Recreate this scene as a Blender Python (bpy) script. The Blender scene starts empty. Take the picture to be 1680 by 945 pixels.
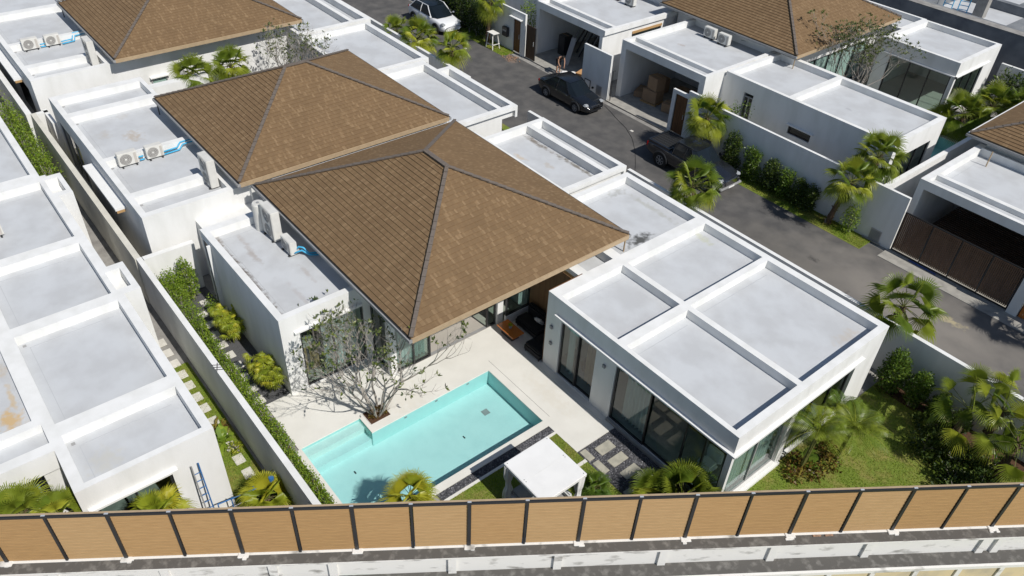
import bpy, bmesh, math, random
import numpy as np
from mathutils import Vector, Matrix
random.seed(7)
R = math.radians
scene = bpy.context.scene
col = scene.collection
# ------------------------------------------------------------------ camera, sky, sun, exposure
F, YAW, PIT, ROL = 1290.10, 0.854533725, 0.893315355, 0.0537915432
cam = bpy.data.cameras.new("camera"); camo = bpy.data.objects.new("camera", cam); col.objects.link(camo)
cam.sensor_fit = 'HORIZONTAL'; cam.sensor_width = 36; cam.lens = 36 * F / 1680
cam.clip_start = 0.1; cam.clip_end = 600
camo.matrix_world = Matrix.Translation((15.33, -15.07, 20.8)) @ Matrix.Rotation(YAW, 4, 'Z') @ Matrix.Rotation(PIT, 4, 'X') @ Matrix.Rotation(ROL, 4, 'Z')
scene.camera = camo
SUN = Vector((-0.90, -0.09, -1.0)).normalized()
world = bpy.data.worlds.new("World"); scene.world = world; world.use_nodes = True
wn = world.node_tree; bg = wn.nodes['Background']
sky = wn.nodes.new('ShaderNodeTexSky'); sky.sky_type = 'NISHITA'; sky.sun_disc = False
sky.sun_elevation = math.asin(-SUN.z); sky.sun_rotation = math.atan2(-SUN.x, -SUN.y)
sky.air_density = 1.0; sky.dust_density = 0.6
wn.links.new(sky.outputs[0], bg.inputs[0]); bg.inputs[1].default_value = 0.085
sl = bpy.data.lights.new("sun", 'SUN'); sl.energy = 4.5; sl.angle = R(0.5); sl.color = (1.0, 0.96, 0.90)
so = bpy.data.objects.new("sun", sl); col.objects.link(so); so.rotation_mode = 'QUATERNION'
so.rotation_quaternion = SUN.to_track_quat('-Z', 'Y'); so.location = (30, 10, 40)
scene.view_settings.view_transform = 'Standard'; scene.view_settings.look = 'None'
scene.view_settings.exposure = 0.0; scene.view_settings.gamma = 1.0
scene.render.engine = 'CYCLES'
scene.cycles.max_bounces = 8; scene.cycles.transparent_max_bounces = 16

# ------------------------------------------------------------------ materials
def mat(name, c, rough=0.7, c2=None, sc=3.0, amt=0.5, bump=0.0, bsc=60.0, spec=0.3, metal=0.0, detail=4.0,
        lo=0.4, hi=0.65, tint=None, trans=0.0, stretch=None, coat=0.0):
    m = bpy.data.materials.new(name); m.use_nodes = True; nt = m.node_tree; N = nt.nodes; L = nt.links
    p = N['Principled BSDF']; p.inputs['Roughness'].default_value = rough; p.inputs['Metallic'].default_value = metal
    p.inputs['Specular IOR Level'].default_value = spec
    if coat: p.inputs['Coat Weight'].default_value = coat; p.inputs['Coat Roughness'].default_value = 0.04
    p.inputs['Base Color'].default_value = (*c, 1)
    geo = N.new('ShaderNodeNewGeometry'); pos = geo.outputs['Position']
    if stretch:
        mp = N.new('ShaderNodeMapping'); mp.inputs['Scale'].default_value = stretch; L.new(pos, mp.inputs[0]); pos = mp.outputs[0]
    last = None
    if c2:
        no = N.new('ShaderNodeTexNoise'); no.inputs['Scale'].default_value = sc; no.inputs['Detail'].default_value = detail
        L.new(pos, no.inputs['Vector'])
        mr = N.new('ShaderNodeMapRange'); mr.inputs[1].default_value = lo; mr.inputs[2].default_value = hi; mr.inputs[4].default_value = amt
        L.new(no.outputs[0], mr.inputs[0])
        mx = N.new('ShaderNodeMix'); mx.data_type = 'RGBA'; mx.inputs['A'].default_value = (*c, 1); mx.inputs['B'].default_value = (*c2, 1)
        L.new(mr.outputs[0], mx.inputs['Factor']); last = mx.outputs['Result']
    if tint:
        at = N.new('ShaderNodeAttribute'); at.attribute_name = 'tint'
        mx = N.new('ShaderNodeMix'); mx.data_type = 'RGBA'; mx.inputs['B'].default_value = (*tint, 1)
        if last: L.new(last, mx.inputs['A'])
        else: mx.inputs['A'].default_value = (*c, 1)
        L.new(at.outputs['Fac'], mx.inputs['Factor']); last = mx.outputs['Result']
    if last: L.new(last, p.inputs['Base Color'])
    if bump:
        nb = N.new('ShaderNodeTexNoise'); nb.inputs['Scale'].default_value = bsc; nb.inputs['Detail'].default_value = 3
        L.new(geo.outputs['Position'], nb.inputs['Vector'])
        b = N.new('ShaderNodeBump'); b.inputs['Strength'].default_value = bump; b.inputs['Distance'].default_value = 0.02
        L.new(nb.outputs[0], b.inputs['Height']); L.new(b.outputs[0], p.inputs['Normal'])
    if trans:
        tr = N.new('ShaderNodeBsdfTranslucent'); ms = N.new('ShaderNodeMixShader'); ms.inputs[0].default_value = trans
        if last: L.new(last, tr.inputs[0])
        else: tr.inputs[0].default_value = (*c, 1)
        L.new(p.outputs[0], ms.inputs[1]); L.new(tr.outputs[0], ms.inputs[2]); L.new(ms.outputs[0], N['Material Output'].inputs[0])
    return m

def add_spots(m, spots, amp=2.6, scale=5):
    """real stains on a surface: each spot (x, y, radius_x, radius_y, colour, strength) has its own ragged outline"""
    nt = m.node_tree; N = nt.nodes; L = nt.links; p = N['Principled BSDF']
    geo = N.new('ShaderNodeNewGeometry')
    src = p.inputs['Base Color'].links[0].from_socket if p.inputs['Base Color'].links else None
    noi = N.new('ShaderNodeTexNoise'); noi.inputs['Scale'].default_value = scale; noi.inputs['Detail'].default_value = 6
    L.new(geo.outputs['Position'], noi.inputs['Vector'])
    sm = N.new('ShaderNodeMath'); sm.operation = 'MULTIPLY_ADD'; L.new(noi.outputs[0], sm.inputs[0]); sm.inputs[1].default_value = amp; sm.inputs[2].default_value = -amp / 2
    for (x, y, rx, ry, c, s) in spots:
        mp = N.new('ShaderNodeMapping'); mp.vector_type = 'POINT'
        mp.inputs['Location'].default_value = (-x / rx, -y / ry, 0); mp.inputs['Scale'].default_value = (1 / rx, 1 / ry, 0)
        L.new(geo.outputs['Position'], mp.inputs[0])
        ln = N.new('ShaderNodeVectorMath'); ln.operation = 'LENGTH'; L.new(mp.outputs[0], ln.inputs[0])
        ad = N.new('ShaderNodeMath'); ad.operation = 'ADD'; L.new(ln.outputs['Value'], ad.inputs[0]); L.new(sm.outputs[0], ad.inputs[1])
        mr = N.new('ShaderNodeMapRange'); mr.inputs[1].default_value = 1.0; mr.inputs[2].default_value = 0.2; mr.inputs[4].default_value = s
        L.new(ad.outputs[0], mr.inputs[0])
        mx = N.new('ShaderNodeMix'); mx.data_type = 'RGBA'; mx.inputs['B'].default_value = (*c, 1)
        if src: L.new(src, mx.inputs['A'])
        else: mx.inputs['A'].default_value = p.inputs['Base Color'].default_value
        L.new(mr.outputs[0], mx.inputs['Factor']); src = mx.outputs['Result']
    L.new(src, p.inputs['Base Color'])

M = {}
M['white'] = mat('white_render', (.735, .735, .72), .75, (.63, .63, .605), 1.8, .65, bump=.15, bsc=25, stretch=(1, 1, .3), detail=8)
M['white2'] = mat('white_trim', (.76, .76, .745), .6, (.70, .70, .68), 2.0, .4, bump=.05)
M['cream'] = mat('cream_render', (.62, .60, .53), .8, (.48, .47, .42), 1.2, .6, bump=.15, bsc=25)
M['deck'] = mat('roof_membrane', (.525, .54, .553), .62, (.445, .452, .458), 1.1, .75, detail=11, bump=.12, bsc=14, lo=.38, hi=.62)
add_spots(M['deck'], [
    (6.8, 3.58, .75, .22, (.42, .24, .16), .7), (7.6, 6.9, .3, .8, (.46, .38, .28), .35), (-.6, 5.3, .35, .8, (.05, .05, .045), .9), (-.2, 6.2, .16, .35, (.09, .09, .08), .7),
    (-3.6, 7.0, .25, .6, (.25, .25, .22), .5), (-1.9, 7.35, 1.6, .2, (.38, .38, .34), .6), (.9, 7.4, .5, .25, (.42, .43, .25), .5),
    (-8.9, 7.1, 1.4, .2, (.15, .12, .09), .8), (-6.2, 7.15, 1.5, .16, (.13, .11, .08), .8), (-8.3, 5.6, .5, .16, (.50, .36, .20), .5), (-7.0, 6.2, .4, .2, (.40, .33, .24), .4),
    (-9.1, -7.1, 1.0, .12, (.38, .33, .30), .45), (-8.4, -7.2, .9, .14, (.34, .30, .27), .6), (-6.2, -6.1, .7, .10, (.38, .33, .30), .45), (-5.2, -6.9, .9, .12, (.38, .34, .32), .35),
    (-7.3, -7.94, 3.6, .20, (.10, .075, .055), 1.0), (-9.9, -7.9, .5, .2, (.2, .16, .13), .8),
    (-19.8, -7.6, .6, .45, (.42, .36, .29), .75), (-20.6, -8.6, .5, .3, (.44, .40, .35), .5), (-22, -7.4, .4, .3, (.42, .38, .33), .35),
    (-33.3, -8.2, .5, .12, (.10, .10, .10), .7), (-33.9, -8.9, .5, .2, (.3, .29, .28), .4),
    (-5.0, -16.1, .55, .42, (.55, .36, .14), .8), (-5.9, -15.85, .9, .10, (.52, .38, .2), .6), (-7.3, -15.8, .5, .2, (.46, .38, .28), .5),
    (-16.6, -14.6, .9, .25, (.36, .27, .21), .7), (-1.9, -14.4, .6, .5, (.50, .49, .44), .6), (-13.2, 22.1, .3, .2, (.36, .30, .26), .6), (-2.3, 22.8, .25, .12, (.3, .3, .32), .5)])
M['seam'] = mat('membrane_seam', (.44, .455, .47), .7)
M['wood'] = mat('brown_timber', (.16, .075, .03), .5, (.09, .04, .018), 8, .8, stretch=(1, 1, .12))
M['wooddark'] = mat('dark_timber', (.085, .05, .03), .5, (.05, .03, .02), 8, .8, stretch=(1, 1, .12))
M['slat'] = mat('teak_slats', (.26, .15, .075), .5, (.19, .105, .05), 8, .8, stretch=(1, 1, .12))
M['tan'] = mat('tan_fascia', (.40, .30, .19), .6, (.33, .245, .155), 5, .6)
M['grey'] = mat('grey_metal', (.30, .30, .30), .45, (.22, .22, .22), 4, .5)
M['cap'] = mat('ridge_cap', (.155, .13, .11), .75, (.115, .095, .08), 9, .7, bump=.3)
M['black'] = mat('black_metal', (.022, .023, .025), .4, spec=.5)
M['dark'] = mat('dark_interior', (.05, .05, .055), .9)
M['inner'] = mat('interior_plaster', (.45, .42, .38), .9)
M['tile'] = mat('floor_tile', (.42, .39, .35), .35, (.37, .35, .31), 1.5, .5)
M['greytile'] = mat('grey_floor_tile', (.36, .35, .34), .3, (.31, .30, .30), 1.5, .5)
M['terrace'] = mat('limestone_terrace', (.70, .685, .635), .6, (.64, .625, .575), 1.1, .8, detail=9, bump=.06, bsc=40)
add_spots(M['terrace'], [(-1.5, -5.2, 1.2, 1.0, (.62, .58, .50), .4), (1.4, -.9, 1.6, .4, (.62, .58, .5), .4), (-3.6, -7.2, .8, .9, (.62, .60, .53), .4)])
M['stone'] = mat('paver_stone', (.42, .40, .33), .8, (.32, .31, .26), 5, .9, bump=.3, bsc=40)
M['stonew'] = mat('pale_paver', (.62, .60, .55), .8, (.50, .48, .43), 4, .7, bump=.15)
M['pebble'] = mat('black_pebbles', (.045, .046, .052), .45, (.10, .10, .11), 30, 1, bump=.9, bsc=45, tint=(.26, .26, .28))
M['gravel'] = mat('dark_gravel', (.13, .13, .135), .9, (.05, .05, .055), 45, 1, bump=1, bsc=60, detail=6)
M['asphalt'] = mat('asphalt', (.078, .076, .075), .9, (.150, .142, .132), 1.3, .8, detail=12, bump=.3, bsc=90, lo=.36, hi=.80)
add_spots(M['asphalt'], [(6.8, 14.4, 7.5, 3.6, (.235, .215, .19), .85), (1, 13, 5, 2.4, (.135, .125, .11), .6), (-6, 12.6, 4, 1.6, (.115, .108, .10), .5)], 1.0, .8)
add_spots(M['asphalt'], [(8.2, 15.3, .9, .25, (.42, .36, .22), .8), (.3, 16.3, .4, .2, (.03, .03, .03), .8), (2.3, 14.3, .35, .2, (.03, .03, .03), .6), (-1.5, 15.6, .5, .12, (.05, .05, .05), .6), (4.6, 13.2, .12, .5, (.06, .055, .05), .5), (5.6, 15.0, .3, .15, (.045, .045, .045), .6), (-19, 12.2, .5, .12, (.17, .16, .15), .5), (-22.8, 16.9, .6, .3, (.30, .20, .14), .6)])
M['concrete'] = mat('old_concrete', (.30, .29, .27), .9, (.20, .19, .18), 2.2, .8, detail=8, bump=.3)
M['bluecon'] = mat('raw_concrete', (.20, .21, .22), .9, (.12, .13, .145), 1.0, .9, detail=10, bump=.4)
M['apron'] = mat('driveway_concrete', (.36, .345, .31), .85, (.25, .24, .22), 2.5, .8, detail=7)
M['soil'] = mat('bark_mulch', (.11, .055, .03), .95, (.05, .028, .016), 25, 1, bump=1, bsc=50)
M['lawn'] = mat('lawn_base', (.15, .20, .03), .95, (.27, .225, .075), 1.4, .9, detail=6, bump=.8, bsc=60, lo=.45, hi=.7)
M['blade'] = mat('grass_blades', (.27, .36, .035), .7, (.44, .36, .11), .9, .9, tint=(.15, .27, .02), trans=.3, lo=.46, hi=.66, spec=.2)
M['leafpalm'] = mat('fan_palm_leaf', (.13, .20, .022), .36, (.075, .135, .014), 2.5, .8, tint=(.40, .42, .045), trans=.35, spec=.3)
M['leafyellow'] = mat('yellow_palm_leaf', (.26, .33, .025), .4, (.16, .24, .02), 3, .8, tint=(.50, .47, .04), trans=.35, spec=.4)
M['leaf'] = mat('shrub_leaf', (.075, .145, .016), .4, (.035, .075, .012), 3, .7, tint=(.15, .21, .025), trans=.25, spec=.4)
M['leafdark'] = mat('dark_shrub_leaf', (.032, .062, .012), .42, (.018, .04, .01), 3, .7, tint=(.11, .15, .02), trans=.2, spec=.35)
M['leafbright'] = mat('bright_hedge_leaf', (.13, .22, .02), .45, (.08, .15, .015), 3, .7, tint=(.28, .36, .035), trans=.25, spec=.3)
M['leafolive'] = mat('frangipani_leaf', (.055, .085, .028), .4, (.035, .06, .02), 3, .8, tint=(.19, .22, .045), trans=.25, spec=.4)
M['leafred'] = mat('copper_leaf', (.12, .055, .018), .45, (.05, .04, .012), 4, .9, tint=(.24, .20, .03), trans=.2)
M['bark'] = mat('pale_bark', (.36, .33, .29), .9, (.24, .215, .185), 12, .9, bump=.5)
M['trunk'] = mat('palm_trunk', (.13, .085, .055), .95, (.06, .04, .028), 14, .9, bump=1, bsc=30, stretch=(1, 1, 3))
M['stalk'] = mat('palm_stalk', (.13, .14, .04), .6)
M['fence2'] = mat('tan_composite_board_faded', (.465, .305, .15), .7, (.40, .255, .12), 3, .7, stretch=(1, 1, 12), bump=.1)
M['fence3'] = mat('tan_composite_board_darker', (.415, .255, .112), .7, (.34, .205, .09), 3, .7, stretch=(1, 1, 12), bump=.1)
M['fence'] = mat('tan_composite_board', (.44, .275, .125), .7, (.37, .225, .098), 3, .7, stretch=(1, 1, 12), bump=.1)
M['steelcap'] = mat('galvanised_cap', (.62, .64, .66), .35, metal=.4)
M['plastic'] = mat('ac_casing', (.62, .61, .57), .5, (.52, .51, .48), 3, .6)
M['fan'] = mat('fan_grille', (.22, .21, .20), .5)
M['bluepipe'] = mat('blue_pipe', (.06, .38, .62), .45)
M['bluesteel'] = mat('blue_painted_steel', (.04, .14, .34), .5)
M['carblack'] = mat('black_car_paint', (.006, .007, .009), .18, spec=.5, coat=.7)
M['cardark'] = mat('dark_grey_car_paint', (.010, .011, .015), .20, spec=.5, coat=.6)
M['carwhite'] = mat('white_car_paint', (.72, .73, .74), .25, spec=.5, coat=.8)
M['glasscar'] = mat('car_glass', (.008, .012, .016), .12, spec=.35)
M['rubber'] = mat('tyre_rubber', (.018, .018, .018), .85)
M['chrome'] = mat('chrome', (.6, .6, .62), .15, metal=1)
M['lamp'] = mat('lamp_lens', (.36, .38, .40), .1, spec=.8)
M['red'] = mat('tail_lens', (.25, .01, .01), .2)
M['sofa'] = mat('black_upholstery', (.018, .018, .02), .85)
M['cushion'] = mat('white_cushion', (.55, .56, .56), .9)
M['fabric'] = mat('white_fabric', (.76, .76, .75), .9, (.69, .69, .68), 2, .5, bump=.5, bsc=3)
M['curtain'] = mat('sheer_curtain', (.82, .85, .85), .9, trans=.3)
M['orange'] = mat('varnished_wood', (.52, .17, .03), .3, (.36, .10, .018), 6, .8, stretch=(3, 14, 1), coat=.3)
M['card'] = mat('cardboard', (.30, .20, .12), .85, (.24, .16, .10), 3, .6)
M['cardlit'] = mat('sunlit_cardboard', (.48, .27, .12), .85)  # sunlit copy of the cardboard, sunlight put into its colour
M['skin'] = mat('skin', (.42, .24, .16), .6)
M['hair'] = mat('hair', (.015, .012, .01), .7)
M['cloth'] = mat('dark_cloth', (.03, .03, .035), .9)
M['poolwall'] = mat('pool_tile', (.42, .66, .64), .4, (.38, .62, .61), 4, .5)
M['poolfloor'] = mat('pool_floor_tile', (.52, .70, .685), .4, (.47, .65, .64), 2.2, .7, detail=8)
M['steptile'] = mat('pale_step_tile', (.62, .74, .70), .4, (.55, .68, .65), 3, .6)
M['gate'] = mat('gate_timber', (.15, .088, .055), .5, (.10, .06, .037), 8, .8, stretch=(1, 1, .12))
M['hose'] = mat('black_hose', (.02, .02, .02), .5)
M['brick'] = mat('brick_rubble', (.38, .24, .16), .95, (.22, .15, .11), 14, .9, bump=.8)
M['bluetarp'] = mat('blue_tarpaulin', (.03, .06, .22), .6, (.05, .10, .32), 5, .8)

def glass(name, tint, fac=.10):
    m = bpy.data.materials.new(name); m.use_nodes = True; N = m.node_tree.nodes; L = m.node_tree.links
    N.remove(N['Principled BSDF'])
    t = N.new('ShaderNodeBsdfTransparent'); t.inputs[0].default_value = (*tint, 1)
    g = N.new('ShaderNodeBsdfGlossy'); g.inputs['Roughness'].default_value = .02
    f = N.new('ShaderNodeFresnel'); f.inputs[0].default_value = 1.5
    a = N.new('ShaderNodeMath'); a.operation = 'ADD'; a.inputs[1].default_value = fac; L.new(f.outputs[0], a.inputs[0])
    ge = N.new('ShaderNodeNewGeometry'); sb = N.new('ShaderNodeMath'); sb.operation = 'SUBTRACT'; sb.inputs[0].default_value = 1; L.new(ge.outputs['Backfacing'], sb.inputs[1])
    mu = N.new('ShaderNodeMath'); mu.operation = 'MULTIPLY'; L.new(a.outputs[0], mu.inputs[0]); L.new(sb.outputs[0], mu.inputs[1]); a = mu
    ms = N.new('ShaderNodeMixShader'); L.new(a.outputs[0], ms.inputs[0]); L.new(t.outputs[0], ms.inputs[1]); L.new(g.outputs[0], ms.inputs[2])
    L.new(ms.outputs[0], N['Material Output'].inputs[0]); return m
M['glass'] = glass('window_glass', (.80, .88, .86), .04)
M['glassclear'] = glass('clear_glass', (.72, .90, .86), .05)
def water_mat():
    m = glass('pool_water', (.79, .93, .935), 0.0); N = m.node_tree.nodes; L = m.node_tree.links
    for n in N:
        if n.type == 'FRESNEL': n.inputs[0].default_value = 1.33; fr = n
        if n.type == 'BSDF_GLOSSY': gl = n
    geo = N.new('ShaderNodeNewGeometry'); w = N.new('ShaderNodeTexNoise'); w.inputs['Scale'].default_value = 5; w.inputs['Detail'].default_value = 3
    w.inputs['Distortion'].default_value = 1.5
    L.new(geo.outputs['Position'], w.inputs['Vector'])
    b = N.new('ShaderNodeBump'); b.inputs['Strength'].default_value = .7; b.inputs['Distance'].default_value = .05
    L.new(w.outputs[0], b.inputs['Height']); L.new(b.outputs[0], fr.inputs['Normal']); L.new(b.outputs[0], gl.inputs['Normal']); return m
M['water'] = water_mat()

def shingle():
    m = bpy.data.materials.new('brown_shingle'); m.use_nodes = True; N = m.node_tree.nodes; L = m.node_tree.links
    p = N['Principled BSDF']; p.inputs['Roughness'].default_value = .85; p.inputs['Specular IOR Level'].default_value = .15
    uv = N.new('ShaderNodeUVMap')
    def cell(sx, sy, off):
        mp = N.new('ShaderNodeMapping'); mp.inputs['Scale'].default_value = (1, 1, 1); L.new(uv.outputs[0], mp.inputs[0]); mp.inputs['Location'].default_value = (off, 0, 0)
        b = N.new('ShaderNodeTexBrick'); b.inputs['Scale'].default_value = 1; b.inputs['Brick Width'].default_value = sx; b.inputs['Row Height'].default_value = sy
        b.inputs['Mortar Size'].default_value = .0; b.inputs['Color1'].default_value = (0, 0, 0, 1); b.inputs['Color2'].default_value = (1, 1, 1, 1); b.offset = .37
        b.inputs['Bias'].default_value = 0
        L.new(mp.outputs[0], b.inputs['Vector']); return b.outputs['Color']
    c1 = cell(.075, .19195, 0); c2 = cell(.42, .19195, .13)
    rp = N.new('ShaderNodeValToRGB'); L.new(c1, rp.inputs[0])
    e = rp.color_ramp.elements; e[0].position = 0; e[0].color = (.176, .114, .062, 1); e[1].position = 1; e[1].color = (.250, .170, .096, 1)
    k = rp.color_ramp.elements.new(.55); k.color = (.186, .121, .065, 1); k = rp.color_ramp.elements.new(.82); k.color = (.205, .135, .073, 1)
    geo = N.new('ShaderNodeNewGeometry'); no = N.new('ShaderNodeTexNoise'); no.inputs['Scale'].default_value = 1.1; no.inputs['Detail'].default_value = 5
    L.new(geo.outputs['Position'], no.inputs['Vector'])
    mx = N.new('ShaderNodeMix'); mx.data_type = 'RGBA'; mx.blend_type = 'MULTIPLY'; mx.inputs['Factor'].default_value = .12; L.new(rp.outputs[0], mx.inputs['A'])
    r2 = N.new('ShaderNodeMapRange'); r2.inputs[3].default_value = .80; r2.inputs[4].default_value = 1.12; L.new(c2, r2.inputs[0]); L.new(r2.outputs[0], mx.inputs['B'])
    mx2 = N.new('ShaderNodeMix'); mx2.data_type = 'RGBA'; mx2.blend_type = 'MULTIPLY'; mx2.inputs['Factor'].default_value = .4
    r3 = N.new('ShaderNodeMapRange'); r3.inputs[1].default_value = .3; r3.inputs[2].default_value = .7; r3.inputs[3].default_value = .82; r3.inputs[4].default_value = 1.10
    L.new(no.outputs[0], r3.inputs[0]); L.new(mx.outputs['Result'], mx2.inputs['A']); L.new(r3.outputs[0], mx2.inputs['B'])
    L.new(mx2.outputs['Result'], p.inputs['Base Color'])
    nb = N.new('ShaderNodeTexNoise'); nb.inputs['Scale'].default_value = 90; L.new(geo.outputs['Position'], nb.inputs['Vector'])
    ad = N.new('ShaderNodeMath'); ad.operation = 'MULTIPLY_ADD'; ad.inputs[1].default_value = .6; L.new(c1, ad.inputs[0]); L.new(nb.outputs[0], ad.inputs[2])
    b = N.new('ShaderNodeBump'); b.inputs['Strength'].default_value = .5; b.inputs['Distance'].default_value = .02; L.new(ad.outputs[0], b.inputs['Height']); L.new(b.outputs[0], p.inputs['Normal'])
    return m
M['shingle'] = shingle()
M['weather'] = mat('weathered_coping', (.10, .095, .088), .95, (.27, .26, .24), 5, .7, detail=12, bump=.5, lo=.50, hi=.78)
M['oldwhite'] = mat('weathered_white_paint', (.72, .71, .68), .85, (.22, .21, .19), 1.6, .85, detail=12, bump=.3, lo=.56, hi=.72, stretch=(1, 1, 2.5))
M['oldcream'] = mat('weathered_cream_paint', (.62, .52, .33), .85, (.40, .36, .28), 1.3, .85, detail=10, lo=.45, hi=.7)

# ------------------------------------------------------------------ mesh helpers
class MB:
    def __init__(s): s.v = []; s.f = []; s.t = []; s.uv = None
    def add(s, vs, fs, tint=None):
        o = len(s.v); s.v += [tuple(x) for x in vs]; s.f += [tuple(i + o for i in f) for f in fs]
        s.t += [tint if tint is not None else 0.0] * len(vs)
    def box(s, x0, x1, y0, y1, z0, z1):
        s.add([(x0, y0, z0), (x1, y0, z0), (x1, y1, z0), (x0, y1, z0), (x0, y0, z1), (x1, y0, z1), (x1, y1, z1), (x0, y1, z1)],
              [(0, 3, 2, 1), (4, 5, 6, 7), (0, 1, 5, 4), (1, 2, 6, 5), (2, 3, 7, 6), (3, 0, 4, 7)]); return s
    def rbox(s, x0, x1, y0, y1, z0, z1, b=.03, mtx=None):
        bm = bmesh.new(); bmesh.ops.create_cube(bm, size=1)
        bmesh.ops.scale(bm, vec=(x1 - x0, y1 - y0, z1 - z0), verts=bm.verts); bmesh.ops.translate(bm, vec=((x0 + x1) / 2, (y0 + y1) / 2, (z0 + z1) / 2), verts=bm.verts)
        bmesh.ops.bevel(bm, geom=list(bm.edges), offset=b, segments=2, affect='EDGES')
        if mtx: bmesh.ops.transform(bm, matrix=mtx, verts=bm.verts)
        s.bm(bm); return s
    def bm(s, bm, tint=None):
        bm.verts.index_update(); s.add([v.co[:] for v in bm.verts], [[v.index for v in f.verts] for f in bm.faces], tint); bm.free()
    def quad(s, a, b, c, d, tint=None): s.add([a, b, c, d], [(0, 1, 2, 3)], tint)
    def tube(s, pts, rad, n=6, cap=True, tint=None):
        pts = [Vector(p) for p in pts]; rad = rad if isinstance(rad, (list, tuple)) else [rad] * len(pts)
        vs = []; fs = []
        for i, p in enumerate(pts):
            d = (pts[min(i + 1, len(pts) - 1)] - pts[max(i - 1, 0)]); d = d.normalized() if d.length > 1e-9 else Vector((0, 0, 1))
            u = d.orthogonal().normalized() if i == 0 else (u - d * u.dot(d)).normalized(); w = d.cross(u)
            for k in range(n):
                a = 2 * math.pi * k / n; vs.append(p + (u * math.cos(a) + w * math.sin(a)) * rad[i])
        for i in range(len(pts) - 1):
            for k in range(n): fs.append((i * n + k, i * n + (k + 1) % n, (i + 1) * n + (k + 1) % n, (i + 1) * n + k))
        if cap: fs.append(tuple(range(n))[::-1]); fs.append(tuple((len(pts) - 1) * n + k for k in range(n)))
        s.add(vs, fs, tint); return s
    def bar(s, a, b, w, h):
        a = Vector(a); b = Vector(b); d = (b - a).normalized(); u = d.cross(Vector((0, 0, 1)));
        u = u.normalized() if u.length > 1e-6 else Vector((1, 0, 0)); v = u.cross(d)
        q = [(-1, -1), (1, -1), (1, 1), (-1, 1)]
        vs = [p + u * i * w / 2 + v * j * h / 2 for p in (a, b) for i, j in q]
        s.add(vs, [(0, 1, 2, 3), (7, 6, 5, 4), (0, 4, 5, 1), (1, 5, 6, 2), (2, 6, 7, 3), (3, 7, 4, 0)]); return s
    def disc(s, c, nrm, r, n=20, tint=None):
        c = Vector(c); nrm = Vector(nrm).normalized(); u = nrm.orthogonal().normalized(); w = nrm.cross(u)
        s.add([c + (u * math.cos(2 * math.pi * k / n) + w * math.sin(2 * math.pi * k / n)) * r for k in range(n)], [tuple(range(n))], tint); return s
    def build(s, name, m, parent=None, loc=None, smooth=False):
        me = bpy.data.meshes.new(name); off = Vector(loc) if loc is not None else Vector((0, 0, 0))
        me.from_pydata([(v[0] - off.x, v[1] - off.y, v[2] - off.z) for v in s.v], [], s.f)
        if isinstance(m, str): m = M[m]
        me.materials.append(m)
        if any(s.t):
            a = me.attributes.new('tint', 'FLOAT', 'POINT'); a.data.foreach_set('value', s.t)
        if s.uv: 
            l = me.uv_layers.new(name='UVMap'); l.data.foreach_set('uv', [c for f in s.uv for c in f])
        if smooth: me.polygons.foreach_set('use_smooth', [True] * len(me.polygons))
        o = bpy.data.objects.new(name, me); col.objects.link(o)
        if parent: o.parent = parent
        return o

def solid(ops):
    """union / difference of axis-aligned boxes -> one clean closed mesh"""
    X = sorted({round(v, 4) for o in ops for v in o[1:3]}); Y = sorted({round(v, 4) for o in ops for v in o[3:5]}); Z = sorted({round(v, 4) for o in ops for v in o[5:7]})
    g = np.zeros((len(X) + 1, len(Y) + 1, len(Z) + 1), bool)   # padded
    ix = {v: i for i, v in enumerate(X)}; iy = {v: i for i, v in enumerate(Y)}; iz = {v: i for i, v in enumerate(Z)}
    for o in ops:
        x0, x1, y0, y1, z0, z1 = [round(v, 4) for v in o[1:]]
        g[ix[x0] + 1:ix[x1] + 1, iy[y0] + 1:iy[y1] + 1, iz[z0] + 1:iz[z1] + 1] = (o[0] == '+')
    mb = MB(); vid = {}
    def V(i, j, k):
        if (i, j, k) not in vid: vid[(i, j, k)] = len(mb.v); mb.v.append((X[i], Y[j], Z[k])); mb.t.append(0.0)
        return vid[(i, j, k)]
    nx, ny, nz = g.shape
    gp = np.pad(g, ((0, 1), (0, 1), (0, 1)))
    for i, j, k in np.argwhere(g):
        a, b, c = i - 1, j - 1, k - 1
        if not gp[i + 1, j, k]: mb.f.append((V(a + 1, b, c), V(a + 1, b + 1, c), V(a + 1, b + 1, c + 1), V(a + 1, b, c + 1)))
        if not gp[i - 1, j, k]: mb.f.append((V(a, b, c), V(a, b, c + 1), V(a, b + 1, c + 1), V(a, b + 1, c)))
        if not gp[i, j + 1, k]: mb.f.append((V(a, b + 1, c), V(a, b + 1, c + 1), V(a + 1, b + 1, c + 1), V(a + 1, b + 1, c)))
        if not gp[i, j - 1, k]: mb.f.append((V(a, b, c), V(a + 1, b, c), V(a + 1, b, c + 1), V(a, b, c + 1)))
        if not gp[i, j, k + 1]: mb.f.append((V(a, b, c + 1), V(a + 1, b, c + 1), V(a + 1, b + 1, c + 1), V(a, b + 1, c + 1)))
        if not gp[i, j, k - 1]: mb.f.append((V(a, b, c), V(a, b + 1, c), V(a + 1, b + 1, c), V(a + 1, b, c)))
    return mb

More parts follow.
